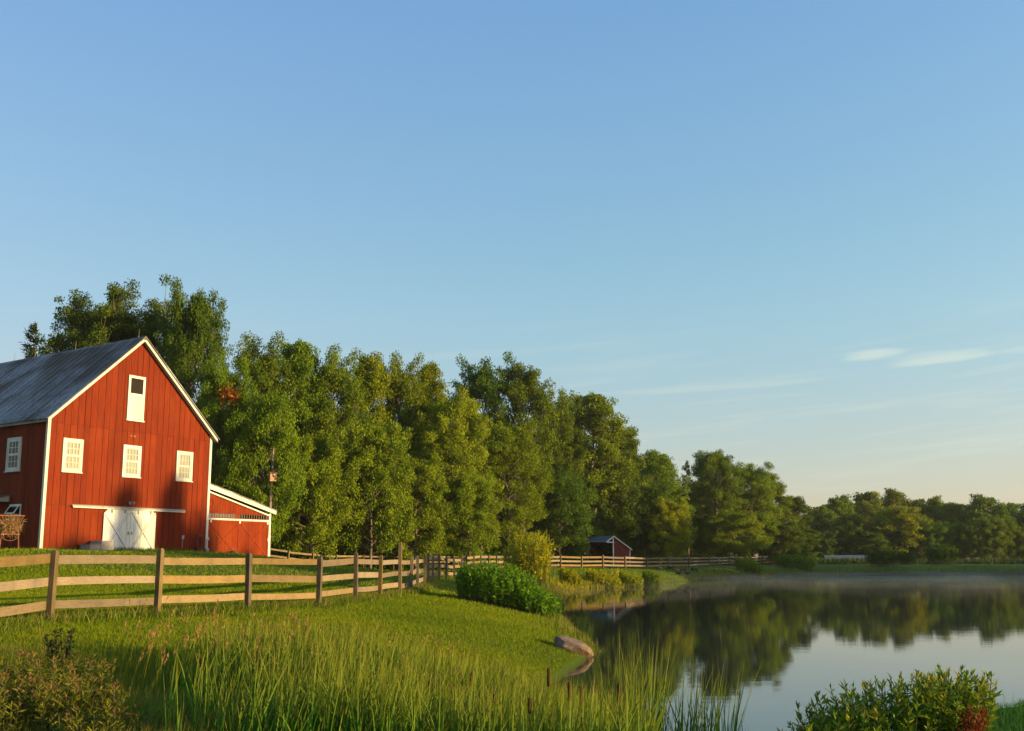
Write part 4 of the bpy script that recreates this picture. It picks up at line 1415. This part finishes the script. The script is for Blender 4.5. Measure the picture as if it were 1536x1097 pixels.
# ------------------------------------------------------------------ shrubs and plants
def stems_plant(name, label, cat, loc, region, n, H, leaf, lw, per, mat, lean=.25, seed=1, pink=0.0, group=None, profile=None, dens_top=1.0, stemmat=STEM_GREEN, rz=0.0):
    """a plant of many upright leafy stems; region(u) gives the foot of each stem"""
    r = np.random.default_rng(seed)
    t = thing(name, label, cat, loc, rz, group)
    wood = MB()
    P_, D_, N_, tips, L_ = [], [], [], [], []
    for i in range(n):
        x, y = region(r)
        h = H * r.uniform(.72, 1.08) * (profile(x, y) if profile else 1)
        z0 = gz(loc[0] + x, loc[1] + y) - loc[2]
        a = math.atan2(y, x) + r.normal(0, .6)
        ln = lean * r.uniform(.2, 1.2)
        top = np.array([x + math.cos(a) * ln * h, y + math.sin(a) * ln * h, z0 + h])
        foot = np.array([x, y, z0 - .03])
        mid = foot * .5 + top * .5 + np.array([0, 0, .06 * h])
        wood.tube([foot, mid, top], [.007 + .003 * h, .006, .003], 4, False)
        k = max(4, int(per * r.uniform(.8, 1.2)))
        q = r.uniform(.12, 1, k) ** (1 / (1 + dens_top * .3))
        q[:4] = r.uniform(.93, 1.0, 4)
        pos = np.where(q[:, None] < .5, foot + (mid - foot) * (q / .5)[:, None], mid + (top - mid) * ((q - .5) / .5)[:, None])
        az = r.uniform(0, 6.28, k)
        el = r.uniform(.15, .9, k) + (q > .93) * .5
        P_.append(pos)
        D_.append(np.stack([np.cos(az) * np.cos(el), np.sin(az) * np.cos(el), np.sin(el)], 1))
        N_.append(np.stack([-np.cos(az) * np.sin(el), -np.sin(az) * np.sin(el), np.cos(el)], 1) * .7 + np.array([x, y, 0]) / (math.hypot(x, y) + .2) * .7 + r.normal(0, .5, (k, 3)))
        tips.append(np.clip((q - .55) / .4, 0, 1) * r.uniform(.4, 1) if r.random() < pink else np.zeros(k))
        L_.append(leaf * r.uniform(.6, 1.25, k) * (1 - .35 * (q > .93)))
    P_, D_, N_, tips, L_ = map(np.concatenate, (P_, D_, N_, tips, L_))
    V, T = leaf_arrays(P_, D_, N_, L_, L_ * lw, .15)
    me = arrays_mesh("foliage", V, T, None, {'rnd': np.repeat(r.random(len(P_)), 4), 'tip': np.repeat(tips, 4)})
    link("foliage", me, t, mat)
    wood.build("stem", stemmat, t)
    return t


def disc(rx, ry):
    def f(r):
        a, q = r.uniform(0, 6.28), math.sqrt(r.random())
        return rx * q * math.cos(a), ry * q * math.sin(a)
    return f


def dome(rx, ry, lo=.55):
    return lambda x, y: lo + (1 - lo) * math.sqrt(max(0, 1 - (x / rx) ** 2 - (y / ry) ** 2))


def plant_at(px, Y):
    p_ = at(px, HOR, Y)
    return (p_.x, p_.y, gz(p_.x, p_.y))


l_ = plant_at(748, 35.5)
stems_plant("leafy_bush", "dense rich green bush on the pond's left bank below the yellow shrub", "bush", l_, disc(1.45, 1.2), 560, 1.45, .12, .42, 28, LEAF_BUSH, .2, 5, profile=dome(1.5, 1.3, .45))
l_ = plant_at(806, 35.0)
stems_plant("leafy_bush", "lower green bush at the water's edge on the right of the dense bush", "bush", l_, disc(.75, 1.1), 240, .9, .12, .42, 24, LEAF_BUSH, .2, 6, profile=dome(.8, 1.2, .6))
l_ = plant_at(797, 66)
stems_plant("willow_shrub", "yellow-green willow shrub standing before the far fence", "shrub", l_, disc(.95, .8), 240, 3.35, .22, .26, 46, LEAF_WILLOW, .26, 7, profile=dome(1.1, 1.0, .5))
l_ = plant_at(770, 67)
stems_plant("willow_shrub", "smaller yellow willow shrub on the left of the big yellow one", "shrub", l_, disc(.5, .5), 60, 2.3, .22, .26, 30, LEAF_WILLOW, .25, 8, profile=dome(.6, .6, .5))
l_ = (4.06, 11.0, gz(4.06, 11.0))
fb = stems_plant("willow_bush", "leafy front bush with yellow tips at the pond's near right edge", "bush", l_, disc(.98, .5), 400, 1.16, .115, .25, 32, LEAF_FRONT, .26, 9, pink=.75, profile=dome(1.12, .65, .5))
rdp = stems_plant("tmp", "x", "x", (4.70, 10.45, gz(4.70, 10.45)), disc(.07, .10), 30, .68, .07, .30, 28, LEAF_RED, .15, 10)
for o in list(rdp.children):
    if o.name.startswith("foliage"):
        o.name = "red_foliage"
        o['label'] = "patch of rust red leaves"
        o.parent = fb
        o.location = (4.70 - 4.06, 10.45 - 11.0, gz(4.70, 10.45) - l_[2])
    else:
        bpy.data.objects.remove(o)
bpy.data.objects.remove(rdp)
for i, (px, Y, rx, ry, n, H, lab) in enumerate((
        (28, 9.6, .62, .5, 130, .56, "reddish weed clump at the photo's lower left corner"),
        (105, 9.9, .6, .5, 120, .54, "pink-tipped weed clump right of the corner clump"),
        (70, 11.2, .8, .5, 100, .55, "smaller olive weed clump behind the two pink-tipped ones"),
        (165, 9.2, .4, .4, 60, .45, "low weed clump touching the dark grass tussock"))):
    l_ = plant_at(px, Y)
    stems_plant("weed_clump", lab, "weeds", l_, disc(rx, ry), n, H, .075, .22, 34, LEAF_WEED, .22, 20 + i, pink=.7, profile=dome(rx * 1.1, ry * 1.1, .6), rz=.3 * i)
l_ = plant_at(103, 13.4)
stems_plant("dock_plant", "small dark brown dried plant standing alone in the grass near the fence", "plant", l_, disc(.12, .1), 16, .46, .07, .4, 22, LEAF_DOCK, .3, 30)
for i, (px, Y, rx, H, lab, m_) in enumerate((
        (856, 73.5, .7, 1.25, "golden shore bush at the left end of the far bank", LEAF_GOLD),
        (905, 76.5, 1.3, 1.1, "wide golden shore bush below the small shed", LEAF_GOLD),
        (945, 79.0, .8, 1.35, "rounded golden shore bush right of the shed's reflection", LEAF_GOLD),
        (976, 82.5, .6, 1.5, "last golden shore bush beside the geese", LEAF_BROWN),
        (1192, 133.0, 2.6, 1.7, "wide green bush on the far shore under the end of the fence", LEAF_MID),
        (1122, 122.0, 1.6, 1.4, "grassy bush on the far bank in front of the fence's end", LEAF_LIGHT),
        (1322, 140.0, 2.0, 2.1, "round bush on the far shore right of the blue-grey roof", LEAF_DARK),
        (1358, 160.0, 1.4, 2.0, "small bush on the far field right of the blue-grey roof", LEAF_DARK),
        (1414, 152.0, 2.2, 3.0, "tallest bush on the far right field", LEAF_DARK))):
    l_ = plant_at(px, Y)
    stems_plant("shore_bush", lab, "bush", l_, disc(rx, rx * .7), int(60 + 50 * rx), H, .2 if Y < 100 else .3, .4, 26, m_, .2, 40 + i, profile=dome(rx * 1.1, rx, .55))

# ------------------------------------------------------------------ grasses
def scatter(n, x0, x1, y0, y1, keep):
    x, y = rng.uniform(x0, x1, n), rng.uniform(y0, y1, n)
    k = keep(x, y)
    x, y = x[k], y[k]
    return np.stack([x, y, ground(x, y)], 1)


def fx(px, Y):
    return (px - 768) / 1500 * Y


def clump(x, y, s, k=1.0):
    return .5 + .5 * np.sin(x * s + 1.7 * np.sin(y * s * .7)) * np.sin(y * s * .9 + 1.3 * np.sin(x * s * .6 + k))


# mown lawn, near part: one short blade per plant
y_ = 12.5 + 24 * rng.random(330000) ** 1.25
x_ = rng.uniform(-.56, .08, len(y_)) * y_
d_ = pond_dist(x_, y_)
k_ = d_ > .25
P = np.stack([x_[k_], y_[k_], ground(x_[k_], y_[k_]) - .005], 1)
n = len(P)
hh = (.036 + .03 * clump(P[:, 0], P[:, 1], 1.1)) * rng.uniform(.5, 1.5, n) * (1 + .35 * sstep(20, 30, P[:, 1]))
me = blades_mesh("lawn_grass", P, hh, .008 + .0004 * P[:, 1], rng.uniform(.1, .8, n), rng.uniform(0, 6.28, n), .3, 1, np.clip(.35 * clump(P[:, 0], P[:, 1], .9, 2.) + .4 * clump(P[:, 0], P[:, 1], .33, .3) + .4 * rng.random(n) - .05, 0, 1))
tag(link("lawn_grass", me, None, BLADE_LAWN), "short mown grass on the sunlit lawn", None, None, 'stuff')
# paddock and field grass farther off
y_ = 30 + 90 * rng.random(120000) ** 1.6
x_ = rng.uniform(-.56, .25, len(y_)) * y_
d_ = pond_dist(x_, y_)
k_ = (d_ > .3)
P = np.stack([x_[k_], y_[k_], ground(x_[k_], y_[k_]) - .01], 1)
bx_, by_ = P[:, 0] + 22.7, P[:, 1] - 48
uu, vv = bx_ * .541 + by_ * .841, -bx_ * .841 + by_ * .541
P = P[~((uu > -.1) & (uu < 15) & (vv > -.1) & (vv < 16.5))]
n = len(P)
me = blades_mesh("paddock_grass", P, rng.uniform(.05, .14, n) * (.6 + .8 * clump(P[:, 0], P[:, 1], .5)), .02 + .0006 * P[:, 1], rng.uniform(.1, .7, n), rng.uniform(0, 6.28, n), .3, 1)
tag(link("paddock_grass", me, None, BLADE_LAWN), "short grass of the paddock and the bank", None, None, 'stuff')


# unmown grass along the fence, round the barn's foot and at the lawn's near edge
def along(pts, n, spread):
    p_ = np.array(pts)
    seg = rng.integers(0, len(p_) - 1, n)
    t = rng.random(n)[:, None]
    q = p_[seg] * (1 - t) + p_[seg + 1] * t + rng.normal(0, spread, (n, 2))
    return q


q1 = along(NEAR[:12], 9000, .22)
q2 = along([(barn_pt(u, -.15).x, barn_pt(u, -.15).y) for u in np.linspace(0, 14.8, 12)], 3500, .18)
q3 = along([(barn_pt(-.25, v).x, barn_pt(-.25, v).y) for v in np.linspace(0, 8, 6)], 1200, .2)
q4 = along(FAR[:14], 5000, .4)
cy_ = 14 + 16 * rng.random(260)
cx_ = rng.uniform(-.5, .06, 260) * cy_
q5 = (np.stack([cx_, cy_], 1)[:, None] + rng.normal(0, .07, (260, 22, 2))).reshape(-1, 2)
q = np.concatenate([q1, q2, q3, q4, q5])
hk_ = np.concatenate([np.ones(len(q) - len(q5)), np.full(len(q5), .42)])[pond_dist(q[:, 0], q[:, 1]) > .2]
q = q[pond_dist(q[:, 0], q[:, 1]) > .2]
P = np.column_stack([q, ground(q[:, 0], q[:, 1]) - .01])
n = len(P)
me = blades_mesh("rough_grass", P, rng.uniform(.08, .34, n) * hk_, np.full(n, .012) + .0003 * P[:, 1], rng.uniform(.1, .6, n), rng.uniform(0, 6.28, n), .35, 2)
tag(link("rough_grass", me, None, BLADE_ROUGH), "unmown grass tufts along the fences and the barn's foot", None, None, 'stuff')

# the meadow strip between lawn and reeds (grows taller towards the viewer)
y_ = 8.2 + 8.3 * rng.random(60000)
x_ = rng.uniform(-.56, .1, len(y_)) * y_
d_ = pond_dist(x_, y_)
k_ = (d_ > -.5) & (rng.random(len(y_)) < np.clip(1.15 - sstep(12.5, 16.5, y_ + 1.5 * (clump(x_, y_, 1.3) - .5)), 0, 1))
P = np.stack([x_[k_], y_[k_], ground(x_[k_], y_[k_]) - .02], 1)
n = len(P)
mh = .12 + .5 * (1 - sstep(11, 16.5, P[:, 1])) * (.45 + .55 * clump(P[:, 0], P[:, 1], 1.7, .4))
left = 1 - sstep(fx(150, 11), fx(420, 11), P[:, 0])
mh = mh * (1 - .35 * left)
keep_ = rng.random(n) < 1 - .6 * sstep(430, 560, 768 + 1500 * P[:, 0] / P[:, 1])
P, mh, left = P[keep_], mh[keep_], left[keep_]
n = len(P)
me = blades_mesh("meadow_grass", P, mh * rng.uniform(.55, 1.3, n), rng.uniform(.005, .010, n), rng.uniform(.05, .75, n), rng.normal(.6, 1.4, n), .4, 3, np.clip(rng.random(n) * .6 + .5 * clump(P[:, 0], P[:, 1], 1.0, 3.), 0, 1))
tag(link("meadow_grass", me, None, BLADE_ROUGH), "long unmown meadow grass between the lawn and the reeds", None, None, 'stuff')


# reeds in the wet near corner of the pond
def reed_keep(x, y):
    px = 768 + 1500 * x / y
    d = pond_dist(x, y)
    core = sstep(230, 480, px) * (1 - sstep(930, 985, px))
    return (d > -1.7) & (rng.random(len(x)) < core * (.5 + .5 * clump(x, y, 2.1, 1.2))) & (y < 15.7 - 1.2 * sstep(700, 300, px))


P = scatter(33000, -6, 2.2, 8.6, 15.8, reed_keep)
P[:, 2] -= .05
n = len(P)
hh = rng.uniform(.62, 1.26, n) * (1 - .34 * sstep(12.8, 15.7, P[:, 1])) * (1 + .1 * sstep(.2, 1.2, P[:, 0])) * (.8 + .25 * clump(P[:, 0], P[:, 1], 1.5))
me = blades_mesh("reed_bed", P, hh, rng.uniform(.015, .031, n), rng.uniform(.02, .34, n), rng.normal(.4, 1.5, n), .45, 4, np.clip(rng.random(n) * .75 + .25 * sstep(11, 15, P[:, 1]), 0, 1))
tag(link("reed_bed", me, None, BLADE_REED), "tall green cattail reeds along the near shore", None, None, 'stuff')

# reed clumps standing apart in the water
for i, (px, Y, rx, ry, n, H, lab) in enumerate((
        (948, 11.6, .32, .5, 190, 1.36, "dense reed clump right of the reed bed with yellow tips"),
        (1008, 11.4, .14, .25, 36, .98, "thin reed clump just right of the dense yellow-tipped one"),
        (1050, 11.2, .29, .35, 100, 1.16, "open reed clump standing in the water against the sky's reflection"),
        (1104, 11.0, .03, .06, 7, .72, "few short reeds standing alone farthest out in the water"))):
    p_ = at(px, HOR, Y)
    t = thing("reed_clump", lab, "reeds", (p_.x, p_.y, 0))
    a = rng.uniform(0, 6.28, n)
    qq = np.sqrt(rng.random(n))
    B = np.stack([rx * qq * np.cos(a), ry * qq * np.sin(a), np.full(n, -.4)], 1)
    me = blades_mesh("reed_blades", B, (H + .4) * rng.uniform(.6, 1.08, n), rng.uniform(.014, .026, n), rng.uniform(.02, .24, n), rng.normal(0, 1.6, n), .4, 4)
    link("reed_blades", me, t, BLADE_REED)

# cattails with brown heads
cat_m_stem = MB().tube([(0, 0, -.3), (.02, 0, .6), (.03, .01, 1.06)], [.006, .005, .003], 5).mesh("cattail_stem")
cat_m_stem.materials.append(STEM_GREEN)
cat_m_head = MB().tube([(.026, .005, .80), (.027, .005, .815), (.028, .006, .97), (.029, .006, .985)], [.004, .017, .017, .004], 8).mesh("cattail_head", True)
cat_m_head.materials.append(CATTAIL_BROWN)
for ci, (px, py, Y) in enumerate(sorted(((517, 1040, 10.6), (585, 1041, 11.0), (645, 1032, 11.2), (679, 1036, 11.4), (678, 1052, 10.8), (742, 1050, 10.6), (854, 1042, 11.2), (872, 1048, 11.0), (795, 1062, 10.2), (823, 1020, 12.2), (929, 1045, 10.9), (302, 998, 11.8), (560, 1058, 10.2), (708, 1022, 12)))):
    top = at(px, py, Y - .6)
    g0 = gz(top.x, top.y)
    t = thing("cattail", "slim brown-headed cattail, %s from the left among the near reeds" % ORD[ci] if 0 < ci < 13 else "slim brown-headed cattail, %s of those among the near reeds" % ('rightmost' if ci else 'leftmost'), "cattail", (top.x - .03, top.y, max(g0, -.2)), 0, "cattails among the near reeds")
    for nm, me in (("stem", cat_m_stem), ("head", cat_m_head)):
        o = link(nm, me, t)
        o.scale = (1, 1, max(.5, (top.z - max(g0, -.2)) / .87))

# dark lush tussock between weeds and reeds, seed-head grass behind it
for (px, Y, n, rr_, H, lab) in ((390, 9.2, 320, .5, .45, "green grass tussock at the bottom edge below the seed-head grass"), (212, 9.9, 420, .42, .62, "lush dark green arching grass tussock beside the weeds"), (285, 9.6, 300, .4, .5, "second lush grass tussock nearer the reeds"), (640, 9.5, 260, .5, .42, "bluish green grass tussock at the foot of the reeds")):
    p_ = plant_at(px, Y)
    t = thing("grass_tussock", lab, "grass tussock", p_)
    a = rng.uniform(0, 6.28, n)
    qq = rng.random(n) * rr_
    B = np.stack([qq * np.cos(a), qq * np.sin(a), np.full(n, -.03)], 1)
    link("tussock_blades", blades_mesh("tussock_blades", B, H * rng.uniform(.6, 1.2, n), rng.uniform(.007, .012, n), rng.uniform(.3, 1.2, n), a + rng.normal(0, .6, n), .55, 5), t, BLADE_LUSH)


def sg_keep(x, y):
    px = 768 + 1500 * x / y
    return (rng.random(len(x)) < sstep(150, 260, px) * (1 - .75 * sstep(420, 640, px)) * (1 - sstep(820, 900, px))) & (pond_dist(x, y) > .1)


P = scatter(620, -6.5, 1, 11.2, 14.6, sg_keep)
n = len(P)
hs_ = rng.uniform(.55, .98, n)
az, ln = rng.normal(.3, .7, n), rng.uniform(.05, .35, n)
me = blades_mesh("seed_grass_stems", P, hs_, np.full(n, .006), ln, az, .35, 4, rng.random(n))
tops = P + np.stack([np.cos(az) * hs_ * ln * (.65 + .35 * 1.6), np.sin(az) * hs_ * ln * (.65 + .35 * 1.6), hs_ * (1 - .35 * ln)], 1)
hN = 16
idx = np.repeat(np.arange(n), hN)
dr = np.stack([np.cos(az) * ln * 1.2, np.sin(az) * ln * 1.2, np.full(n, 1.0)], 1)
pos = tops[idx] - norm(dr)[idx] * (rng.random(n * hN) * .13)[:, None]
V, T = leaf_arrays(pos, norm(dr)[idx] + rng.normal(0, .28, (n * hN, 3)), rng.normal(0, 1, (n * hN, 3)), rng.uniform(.025, .055, n * hN), np.full(n * hN, .010))
sm = arrays_mesh("seed_heads", V, T, None, {'rnd': np.repeat(rng.random(n * hN), 4)})
so = tag(link("seed_grass", me, None, BLADE_GOLD), "tall thin grass stems with golden seed heads behind the tussock", None, None, 'stuff')
sh = link("seed_heads", sm, so, SEEDHEAD)
sh['kind'] = 'stuff'

# shore grasses round the far side, fringe of the right bank
per = np.concatenate([PS, PS[:1]])
seg = np.hypot(*np.diff(per, axis=0).T)
cum = np.concatenate([[0], np.cumsum(seg)])
tt = rng.uniform(0, cum[-1], 60000)
bx = np.interp(tt, cum, per[:, 0])
by = np.interp(tt, cum, per[:, 1])
off = np.abs(rng.normal(0, 1, len(tt))) * (.35 + by * .006)
ang = rng.uniform(0, 6.28, len(tt))
x_, y_ = bx + np.cos(ang) * off, by + np.sin(ang) * off
d_ = pond_dist(x_, y_)
k_ = (d_ > -.25) & (y_ > 23) & (x_ < 100) & (y_ > x_ * .5)
x_, y_, d_ = x_[k_], y_[k_], d_[k_]
g_ = (y_ > 71) & (x_ < 9.5)
for nm, kk, mt, hmul, lab in (("golden_shore_grass", g_, BLADE_GOLD, 1.0, "golden tall grass along the far left shore of the pond"), ("shore_grass", ~g_, BLADE_ROUGH, .8, "green tall grass along the far shore of the pond")):
    P = np.stack([x_[kk], y_[kk], ground(x_[kk], y_[kk]) - .03], 1)
    rep = 3 if nm.startswith("gold") else 1
    P = np.repeat(P, rep, 0) + (rng.normal(0, .25, (len(P) * rep, 3)) * np.array([1, 1, 0]) if rep > 1 else 0)
    n = len(P)
    hh = rng.uniform(.25, .75, n) * hmul * (.5 + .8 * clump(P[:, 0], P[:, 1], .8)) * np.where(P[:, 1] < 45, .55, np.where((P[:, 0] > 9.5) & (P[:, 0] < 21), .35, 1))
    me = blades_mesh(nm, P, hh, .012 + .00055 * P[:, 1], rng.uniform(.05, .45, n), rng.uniform(0, 6.28, n), .35, 2)
    tag(link(nm, me, None, mt), lab, None, None, 'stuff')
# fringe and turf of the near right bank
P = scatter(26000, 4.0, 10, 8.6, 16, lambda x, y: (pond_dist(x, y) > .02))
n = len(P)
me = blades_mesh("bank_grass", P, rng.uniform(.04, .14, n) * (1 + (rng.random(n) > .985) * 1.6), rng.uniform(.005, .010, n), rng.uniform(.1, .7, n), rng.uniform(0, 6.28, n), .35, 3)
tag(link("bank_grass", me, None, BLADE_LUSH), "bright green grass on the near right bank", None, None, 'stuff')
# tall weeds at the back of the far field and undergrowth along the wood's foot
y_ = rng.uniform(172, 205, 16000)
x_ = rng.uniform(.26, .56, len(y_)) * y_
P = np.stack([x_, y_, ground(x_, y_)], 1)
n = len(P)
me = blades_mesh("field_weeds", P, rng.uniform(.4, 1.2, n) * (.5 + .8 * clump(P[:, 0], P[:, 1], .25)), np.full(n, .22), rng.uniform(.1, .5, n), rng.uniform(0, 6.28, n), .35, 2)
tag(link("field_weeds", me, None, LEAF_FIELD), "rough green growth at the back of the far field", None, None, 'stuff')
tt = rng.random(46000) * (len(ex) - 1)
x_ = np.interp(tt, np.arange(len(ex)), ex) + rng.normal(0, 3.0, len(tt))
y_ = np.interp(tt, np.arange(len(ex)), ey) + np.abs(rng.normal(0, 4.0, len(tt))) - 1
P = np.stack([x_, y_, ground(x_, y_) + np.abs(rng.normal(0, .95, len(tt))) * (.3 + clump(x_, y_, .5))], 1)
n = len(P)
V, T = leaf_arrays(P, rng.normal(0, 1, (n, 3)), rng.normal(0, .5, (n, 3)) + np.array([0, -.2, 1]), rng.uniform(.2, .42, n), rng.uniform(.12, .26, n))
me = arrays_mesh("undergrowth", V, T, None, {'rnd': np.repeat(rng.random(n), 4)})
tag(link("undergrowth", me, None, LEAF_DARK), "dark leafy undergrowth along the foot of the wood", None, None, 'stuff')

# ------------------------------------------------------------------ rock at the lawn's corner
def build_rock():
    import bmesh
    bm = bmesh.new()
    bmesh.ops.create_icosphere(bm, subdivisions=5, radius=1)
    r = np.random.default_rng(5)
    pl = [(norm(r.normal(0, 1, 3)), r.uniform(.62, .9)) for _ in range(16)]
    for v in bm.verts:
        p_ = np.array(v.co)
        for nrm_, dd in pl:
            s_ = p_ @ nrm_
            if s_ > dd:
                p_ = p_ - nrm_ * (s_ - dd) * .88
        q = p_ * 3.1
        p_ = p_ * (1 + .05 * math.sin(q[0] * 1.7 + q[1]) * math.sin(q[2] * 2.1 + 1) + .018 * math.sin(q[0] * 7) * math.sin(q[1] * 8 + q[2] * 6))
        v.co = p_
    me = bpy.data.meshes.new("boulder")
    bm.to_mesh(me)
    bm.free()
    me.polygons.foreach_set('use_smooth', [True] * len(me.polygons))
    m, nt, out = new_mat("granite")
    n1, n2 = noise(nt, obj_coord(nt), 2.2, 8, .65), noise(nt, obj_coord(nt), 14, 5, .7)
    c_ = ramp(nt, n1, [(.3, (.11, .08, .06)), (.55, (.27, .185, .12)), (.75, (.38, .27, .17))])
    c_ = mixc(nt, ramp(nt, n2, [(.5, (0, 0, 0)), (.7, (.6, .6, .6))]), c_, (.08, .075, .06))
    h_ = math_(nt, 'ADD', n1, math_(nt, 'MULTIPLY', n2, .4))
    bsdf(nt, out, c_, .9, .2, h_, .12, 1.0)
    o = link("boulder", me, None, m)
    o.location = (1.31, 23.0, .15)
    o.scale = (.53, .56, .29)
    o.rotation_euler = (.12, .22, .5)
    tag(o, "brown boulder at the corner of the lawn in the pond's edge", "boulder")


build_rock()

# ------------------------------------------------------------------ geese on the far bank
gm = MB()
gm.tube([(-.42, 0, .40), (-.30, 0, .38), (-.1, 0, .36), (.12, 0, .36), (.26, 0, .42), (.32, 0, .55), (.34, 0, .68), (.37, 0, .75), (.43, 0, .76), (.52, 0, .74)], [.02, .08, .145, .15, .10, .055, .042, .055, .05, .012], 8)
gm.tube([(0.02, .06, .26), (.03, .06, 0)], .014, 5).tube([(0.02, -.06, .26), (.03, -.06, 0)], .014, 5)
goose_me = gm.mesh("goose", True)
goose_me.materials.append(FEATHER)
gm = MB()
gm.tube([(-.42, 0, .40), (-.30, 0, .38), (-.1, 0, .36), (.12, 0, .36), (.28, 0, .36), (.38, 0, .27), (.44, 0, .16), (.47, 0, .09), (.50, 0, .05), (.55, 0, .01)], [.02, .08, .145, .15, .10, .055, .042, .055, .045, .012], 8)
gm.tube([(0.02, .06, .26), (.03, .06, 0)], .014, 5).tube([(0.02, -.06, .26), (.03, -.06, 0)], .014, 5)
graze_me = gm.mesh("goose_grazing", True)
graze_me.materials.append(FEATHER)
for i, (px, py, Y, g) in enumerate(((988, 850, 99, 1), (1004, 849, 102, 1), (1009, 849, 104, 1), (1014, 851, 100.5, 1), (1018, 854, 98.5, 1), (1021, 852, 101, 0), (1026, 850, 103, 0), (1031, 855, 101, 0), (1038, 849, 106, 1), (1044, 849, 107, 1))):
    x = (px - 768) / 1500 * Y
    o = link("goose", graze_me if g else goose_me)
    o.location = (x, Y, gz(x, Y) - .01)
    o.rotation_euler = (0, 0, 2.2 * i)
    o.scale = (.9, .9, .9)
    lab = "dark goose %s, %s on the far bank" % ("grazing" if g else "with raised neck", "rightmost of the flock" if i == 9 else "leftmost of the flock" if i == 0 else ORD[i] + " from the flock's left end")
    tag(o, lab, "goose", "flock of geese on the far bank")

# ------------------------------------------------------------------ air
hz = MB().box(-420, 420, -55, 760, -2.2, 34).build("haze", None)
hm, hnt, hout = new_mat("haze")
hv = hnt.nodes.new("ShaderNodeVolumePrincipled")
hv.inputs['Color'].default_value = (0.95, 0.92, 0.85, 1)
hv.inputs['Density'].default_value = 0.00013
hv.inputs['Anisotropy'].default_value = 0.2
hnt.links.new(hv.outputs[0], hout.inputs['Volume'])
hz.data.materials.append(hm)
tag(hz, "thin morning haze over the whole place", None, None, 'stuff')

# morning mist lying on the far half of the pond
mb = MB().box(-1.5, 86, 54, 139, .02, 0.95).build("mist", None)
mm, mnt, mout = new_mat("mist")
mp = world_pos(mnt)
mz = N(mnt, "ShaderNodeSeparateXYZ")
mnt.links.new(mp, mz.inputs[0])
mf = noise(mnt, mapping(mnt, mp, (0.10, 0.11, 0.9)), 1.0, 4, .6)
md = ramp(mnt, mf, [(.44, (0, 0, 0)), (.66, (1, 1, 1))])
mh_ = N(mnt, "ShaderNodeMapRange")
mnt.links.new(mz.outputs[2], mh_.inputs['Value'])
for k_, v_ in (('From Min', 0.1), ('From Max', 0.9), ('To Min', 1), ('To Max', 0)):
    mh_.inputs[k_].default_value = v_
my_ = N(mnt, "ShaderNodeMapRange")
mnt.links.new(mz.outputs[1], my_.inputs['Value'])
for k_, v_ in (('From Min', 55), ('From Max', 105), ('To Min', 0), ('To Max', 1)):
    my_.inputs[k_].default_value = v_
mv = mnt.nodes.new("ShaderNodeVolumePrincipled")
mv.inputs['Color'].default_value = (0.92, 0.93, 0.92, 1)
dd_ = math_(mnt, 'MULTIPLY', math_(mnt, 'MULTIPLY', md, math_(mnt, 'POWER', mh_.outputs[0], 1.6)), math_(mnt, 'MULTIPLY', my_.outputs[0], 0.020))
mnt.links.new(dd_, mv.inputs['Density'])
mnt.links.new(mv.outputs[0], mout.inputs['Volume'])
mb.data.materials.append(mm)
tag(mb, "low white mist drifting over the far water", None, None, 'stuff')
